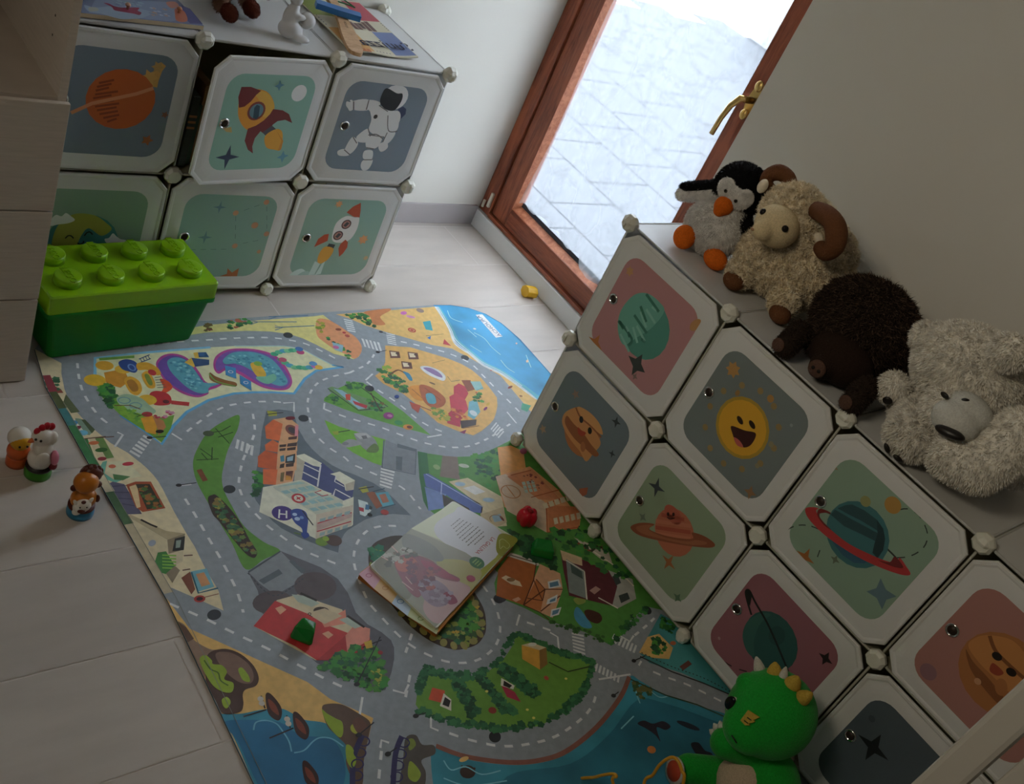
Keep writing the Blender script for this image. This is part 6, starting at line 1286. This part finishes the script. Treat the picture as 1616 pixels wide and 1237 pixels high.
for x, y in ((1204,334),(1239,361)): b = MB(); p, n = hit(x, y, fcn, fr3, 0.000); disc(b, p, n, 0.0082, 0.0082, 0.006, EY); b.build('eye', t)
b = MB(); p, n = hit(1199, 360, fcn, fr3, 0.022); b.ell(p, (0.004,0.005,0.003), M('#b08a6a', 0.8)); b.build('nose', t)
def arc3(pl, xs): return [Vector(onx(x, y, X)) for (x, y), X in zip(pl, xs)]
b = MB(); hp_ = arc3([(1288,332),(1302,338),(1316,352),(1320,372),(1316,390),(1303,398),(1296,392)], [0.235,0.22,0.205,0.20,0.20,0.205,0.215]); hp_ = [Vector(p) for p in cr_spline(hp_, closed=False, n=4)]; rs = list(np.interp(range(len(hp_)), [0, len(hp_)*0.45, len(hp_)-1], [0.021,0.025,0.018])); b.tube(hp_, rs, HRN, seg=14); b.ell(hp_[-1], 0.018, HRN); b.build('horn', t)
b = MB(); hp_ = arc3([(1248,296),(1243,280),(1229,272),(1214,277),(1209,290),(1216,298)], [0.27,0.27,0.265,0.26,0.255,0.26]); hp_ = [Vector(p) for p in cr_spline(hp_, closed=False, n=4)]; rs = list(np.interp(range(len(hp_)), [0, len(hp_)*0.4, len(hp_)-1], [0.017,0.020,0.014])); b.tube(hp_, rs, HRN, seg=14); b.ell(hp_[-1], 0.014, HRN); b.build('horn', t)
b = MB(); p, n = hit(1288, 372, hcn, hr, 0.004); b.ell(p, (0.012,0.020,0.012), F_C[2], rot=(0.5,0,0)); b.build('ear', t)
b = MB(); p, n = hit(1206, 297, hcn, hr, 0.006); b.ell(p, (0.012,0.012,0.018), F_C[2]); b.build('ear', t)
for x, y in ((1158,447),(1231,500),(1322,482)): p = Vector(onz(x, y-4, ZR+0.0228)); b = MB(); b.ell(p, (0.026,0.028,0.022), HRN, seg=20, rings=12); b.build('hoof', t)
# dark brown shaggy animal
F_D = [M('#2c221c', 0.9, 'fur'), M('#3b2f28', 0.9, 'fur'), M('#5d4b3f', 0.9, 'fur')]; F_K = M('#2a1d17', 0.9, 'plush')
t = thing('plush_boar', (0.30, -1.33, ZR), 'dark brown shaggy soft toy with a round snout, head down between ram and white bear', 'soft toy')
bcn = Vector(onx(1362, 520, 0.31)); bcn.z = max(bcn.z, ZR+0.10); hcn = Vector(onx(1328, 566, 0.190)); hcn.z = max(hcn.z, ZR+0.052)
b = MB(); b.ell(bcn, (0.110,0.125,0.105), F_D[0]); b.ell(bcn.lerp(hcn, 0.45)+Vector((0,0,0.016)), (0.082,0.092,0.078), F_D[0]); b.ell(bcn+Vector((0.02,-0.055,-0.03)), (0.08,0.07,0.07), F_D[0])
def dk(P, rs):
    up_ = (P[:,2]-ZR)/0.22; r_ = rs.rand(len(P)); return np.where(r_ < 0.04+0.30*np.clip(up_, 0, 1)**2, 2, np.where(r_ < 0.6, 1, 0))
furry('shaggy_body', t, b, 0.006, F_D, 60000, 0.019, 0.0012, lay=(-0.7,-0.2,-1.5), messy=1.2, curl=0.8, colorfn=dk)
b = MB(); b.ell(hcn, (0.070,0.078,0.058), F_K); sn = Vector(onx(1298, 578, 0.128)); sn.z = max(sn.z, ZR+0.030); b.limb(hcn, sn, 0.050, 0.031, F_K); V, F = bake(b, 0.004, 8); V[:,2] = np.maximum(V[:,2], ZR+0.0005)
b = MB(); b.add(V, F, F_K, True); b.build('head', t, normals=False)
n = (sn-hcn).normalized(); n = (n + Vector((-0.4,-0.25,0.25))).normalized(); b = MB(); SNM = M('#5a4238', 0.8, 'plush'); b.lathe([(0.0205,0),(0.0205,0.004),(0.0165,0.008),(0.0,0.008)], sn+n*0.027, n, SNM, seg=24); b.build('snout', t)
side = n.cross(Vector((0,0,1))).normalized(); b = MB()
for s_ in (-1, 1): b.lathe([(0.0042,0),(0.0042,0.0009)], sn+n*0.0348+side*0.0075*s_, n, M('#140d0a', 0.8), seg=12)
b.build('nostril', t)
for x, y in ((1240,548),(1346,638)):
    b = MB(); p = Vector(onz(x, y-2, ZR+0.0285)); b.ell(p, (0.028,0.026,0.0275), F_K); b.limb(p, p+Vector((0.06,0.02,0.02)), 0.026, 0.028, F_K); furry('foot', t, b, 0.004, [F_D[0], F_D[1]], 2400, 0.007, 0.0007); 
    b = MB(); b.ell(p+Vector((-0.0265,0.004,0.002)), (0.004,0.016,0.016), SNM); b.build('foot_pad', t)
b = MB(); p = hcn+Vector((0.0,0.07,-0.005)); b.ell(p, (0.028,0.028,0.03), F_D[0]); furry('ear', t, b, 0.004, F_D, 2600, 0.014, 0.0008)
# white bear
F_H = [M('#e6e2d8', 0.95, 'fur'), M('#dad4c8', 0.95, 'fur'), M('#efece4', 0.95, 'fur')]
t = thing('plush_polar_bear', (0.30, -1.62, ZR), 'big white bear soft toy slumped forward with black nose and claws', 'soft toy')
hcn = Vector(onx(1528, 588, 0.27)); hr = (0.105,0.122,0.100)
b = MB(); b.ell(hcn, hr, F_H[0]); b.ell(hcn+Vector((0.05,-0.03,-0.02)), (0.09,0.10,0.09), F_H[0]); s1 = Vector(onx(1500, 652, 0.175)); b.ell(s1, (0.062,0.062,0.050), F_H[0])
p1 = Vector(onx(1463, 533, 0.25)); b.ell(p1, (0.026,0.036,0.038), F_H[0]); p2 = Vector(onx(1592, 556, 0.20)); b.ell(p2, (0.028,0.040,0.038), F_H[0])
furry('head', t, b, 0.006, F_H, 46000, 0.009, 0.0009, messy=0.7, smooth_it=5)
b = MB(); b.ell(Vector((0.36,-1.70,ZR+0.095)), (0.105,0.13,0.095), F_H[0]); a0 = Vector(onx(1612, 690, 0.20)); a1 = Vector(onx(1545, 738, 0.155)); a1.z = max(a1.z, ZR+0.046); a2 = Vector(onx(1500, 722, 0.13)); a2.z = max(a2.z, ZR+0.046)
b.limb(a0, a1, 0.060, 0.054, F_H[0]); b.limb(a1, a2, 0.054, 0.046, F_H[0]); b.limb(Vector((0.33,-1.60,ZR+0.07)), Vector(onx(1440, 650, 0.24)), 0.07, 0.05, F_H[0])
furry('body', t, b, 0.006, F_H, 42000, 0.009, 0.0009, messy=0.7, smooth_it=5)
b = MB(); q = Vector(onx(1437, 690, 0.135)); q.z = max(q.z, ZR+0.042); b.ell(q, (0.050,0.055,0.046), F_H[0]); b.limb(q, Vector(onx(1442, 660, 0.20)), 0.045, 0.045, F_H[0]); furry('arm', t, b, 0.006, F_H, 16000, 0.010, 0.0009, messy=0.6); q1, r1 = q, (0.050,0.055,0.046)
b = MB(); q = Vector(onx(1410, 612, 0.205)); q.z = max(q.z, ZR+0.037); b.ell(q, (0.036,0.036,0.036), F_H[0]); b.limb(q, Vector(onx(1440, 640, 0.30)), 0.032, 0.04, F_H[0]); furry('arm', t, b, 0.006, F_H, 7000, 0.008, 0.0009, messy=0.5)
b = MB(); p, n = hit(1402, 629, q, 0.037, 0.007); disc(b, p, n, 0.0105, 0.0105, 0.005, BLK); b.build('claw', t)
for x, y, ro in ((1406,704,0.6),(1421,718,1.3)): b = MB(); p, n = hit(x, y, q1, r1, 0.010); disc(b, p, n, 0.0068, 0.0125, 0.005, BLK, ro); b.build('claw', t)
FACE = M('#cfcfc8', 0.9, 'plush'); mz = Vector(onx(1508, 664, 0.135)); mr = (0.046,0.052,0.038); b = MB(); b.ell(mz, mr, FACE); b.ell(mz+Vector((0.03,0.0,0.02)), (0.044,0.052,0.036), FACE); V, F = bake(b, 0.004, 8); b = MB(); b.add(V, F, FACE, True); b.build('muzzle', t, normals=False)
b = MB(); p, n = hit(1499, 683, mz, mr, 0.0); b.ell(p, (0.014,0.031,0.011), BLK, rot=(-0.25,0,0.15)); b.build('nose', t)
hb = s1
for x, y in ((1491,630),(1519,638)): b = MB(); p, n = hit(x, y, s1, (0.062,0.062,0.050), 0.013); disc(b, p, n, 0.0100, 0.0050, 0.007, BLK, 0.2); b.build('eye', t)

# ------------------------------------------------------------------ green dinosaur soft toy on the mat
G_ = M('#1c9e32', 0.8, 'plush', sheen=0.15); YS = M('#c2a244', 0.8, 'plush'); WS2 = M('#c9c6ba', 0.8, 'plush'); BEL = M('#c9b49a', 0.8, 'plush')
t = thing('plush_dinosaur', (-0.10, -1.86, MZ), 'green dinosaur soft toy with white and yellow back spikes, sitting on the mat', 'soft toy')
hcn = Vector(onx(1217, 1126, -0.09)); hr = (0.100,0.094,0.096)
b = MB(); b.ell(hcn, hr, G_, seg=32, rings=20); br_ = Vector(onx(1184, 1084, -0.125)); b.ell(br_, (0.030,0.034,0.026), G_); mzd = Vector(onx(1182, 1150, -0.15)); b.ell(mzd, (0.058,0.058,0.048), G_)
V, F = bake(b, 0.005, 8); b = MB(); b.add(V, F, G_, True); b.build('head', t, normals=False)
b = MB(); bcn = Vector((-0.085, -1.90, MZ+0.088)); b.ell(bcn, (0.078,0.085,0.088), G_); b.limb(bcn+Vector((-0.03,0.06,-0.05)), Vector((-0.185,-1.79,MZ+0.036)), 0.044, 0.034, G_); b.limb(bcn+Vector((-0.05,-0.05,-0.05)), Vector((-0.21,-1.95,MZ+0.036)), 0.044, 0.034, G_); b.limb(bcn+Vector((0.05,0,-0.04)), Vector((0.05,-1.99,MZ+0.026)), 0.05, 0.022, G_)
am = Vector(onx(1146, 1172, -0.165)); b.limb(hcn.lerp(bcn, 0.6)+Vector((-0.03,0.03,0)), am, 0.040, 0.036, G_); 
V, F = bake(b, 0.005, 8); V[:,2] = np.maximum(V[:,2], MZ+0.001); b = MB(); b.add(V, F, G_, True); b.build('body', t, normals=False)
b = MB(); b.ell(bcn+Vector((-0.050,0.020,-0.004)), (0.042,0.058,0.062), BEL); b.build('belly_patch', t)
def spike(x, y, c_, r_, w_, h_, m_):
    p, n = hit(x, y, c_, r_, -0.004); b = MB(); b.lathe([(w_,0),(w_*0.92,h_*0.3),(w_*0.6,h_*0.7),(w_*0.2,h_*0.97),(0,h_)], p, n, m_, seg=16)
    b.build('spike', t)
up_ = lambda x, y: None
sp = [((1203,1074),0.013,0.034,WS2), ((1221,1072),0.017,0.028,YS), ((1234,1072),0.010,0.030,WS2), ((1249,1082),0.019,0.030,YS), ((1266,1102),0.017,0.034,YS)]
for (x, y), w_, h_, m_ in sp:
    cpx = inv(hcn.x, hcn.y) if False else None
    q = hcn; d0 = Vector(onx(x, y, hcn.x)) - q; d0.normalize(); p = q + Vector((d0.x*hr[0], d0.y*hr[1], d0.z*hr[2]))*0.93
    b = MB(); b.lathe([(w_,0),(w_*0.92,h_*0.3),(w_*0.6,h_*0.7),(w_*0.2,h_*0.97),(0,h_)], p, d0, m_, seg=16); b.build('spike', t)
p, n = hit(1183, 1134, hcn, hr, 0.0); u = Vector((0,0,1)); u = (u - n*u.dot(n)).normalized(); v = n.cross(u)
b = MB(); bad = [(-0.012,0.020),(0.014,0.010),(0.010,-0.018),(-0.004,-0.016),(-0.010,-0.008),(-0.006,-0.006),(-0.010,0.000),(-0.012,0.006),(-0.008,0.007)]
def sph(x, y, lift): 
    w_ = p + v*x + u*y; dd_ = Vector(((w_.x-hcn.x)/hr[0], (w_.y-hcn.y)/hr[1], (w_.z-hcn.z)/hr[2])); s_ = 1/dd_.length; return hcn + Vector((dd_.x*hr[0], dd_.y*hr[1], dd_.z*hr[2]))*s_ + n*lift
b.prism([sph(x, y, 0.0005) for x, y in bad], n*0.0045, YS)
for yy in (0.004, -0.006): b.prism([sph(-0.006,yy,0.0048), sph(0.004,yy-0.003,0.0048), sph(0.004,yy-0.0055,0.0048), sph(-0.006,yy-0.002,0.0048)], n*0.0009, M('#1c3a1a', 0.8))
b.build('felt_patch', t)
b = MB(); p, n = hit(1153, 1112, hcn, hr, -0.006); b.ell(p, (0.008,0.016,0.022), WS2); b.build('eye_white', t); b = MB(); b.ell(p+Vector((-0.004,0.006,0.002)), (0.007,0.013,0.018), M('#0c1016', 0.15)); b.build('pupil', t)
b = MB(); ms_ = [hit(x, y, mzd, (0.058,0.058,0.048), 0.001)[0] for x, y in ((1155,1160),(1159,1166),(1163,1172))]; b.tube(ms_, 0.0016, BLK, seg=6); b.build('mouth', t)
for x, y in ((1117,1149),(1126,1141),(1136,1138),(1147,1141)):
    p = Vector(onx(x, y, -0.165)); d0 = (p-am).normalized(); b = MB(); b.lathe([(0.009,0),(0.007,0.007),(0.001,0.014)], am+d0*0.033, d0, WS2, seg=12); b.build('claw', t)
b = MB(); p = Vector((-0.222,-1.782,MZ+0.037)); b.lathe([(0.030,0),(0.030,0.004),(0.0,0.005)], p, (-1,0.35,0.1), WS2, seg=24); b.lathe([(0.022,0.0045),(0.022,0.0065),(0,0.007)], p, (-1,0.35,0.1), M('#b8401e', 0.7), seg=24); b.build('foot_sole', t)

# ------------------------------------------------------------------ yellow wire toy at the lower edge
t = thing('wire_bead_toy', (-0.40, -1.90, MZ), 'toy of bent yellow wires on a wooden base, at the lower edge of the photo', 'toy'); YW = M('#d39a22', 0.3)
MB().box((-0.47, -2.00, MZ+0.0016), (-0.33, -1.80, MZ+0.022), M('#b98f5a', 0.5)).build('base', t, 0.004)
def wire(q, X, ends):
    L = [Vector(onx(x, y, X)) for x, y in q]; L = [Vector(ends[0])] + L + [Vector(ends[1])]
    MB().tube([Vector(p) for p in cr_spline(L, closed=False, n=6)], 0.0034, YW, seg=10).build('wire', t)
wire([(1016,1238),(1030,1223),(1040,1208),(1052,1198),(1062,1195),(1070,1201),(1076,1216),(1078,1237)], -0.37, [(-0.39,-1.86,MZ+0.02), (-0.36,-1.90,MZ+0.02)])
wire([(913,1237),(940,1226),(964,1221),(973,1225),(968,1238)], -0.42, [(-0.43,-1.83,MZ+0.02), (-0.41,-1.87,MZ+0.02)])
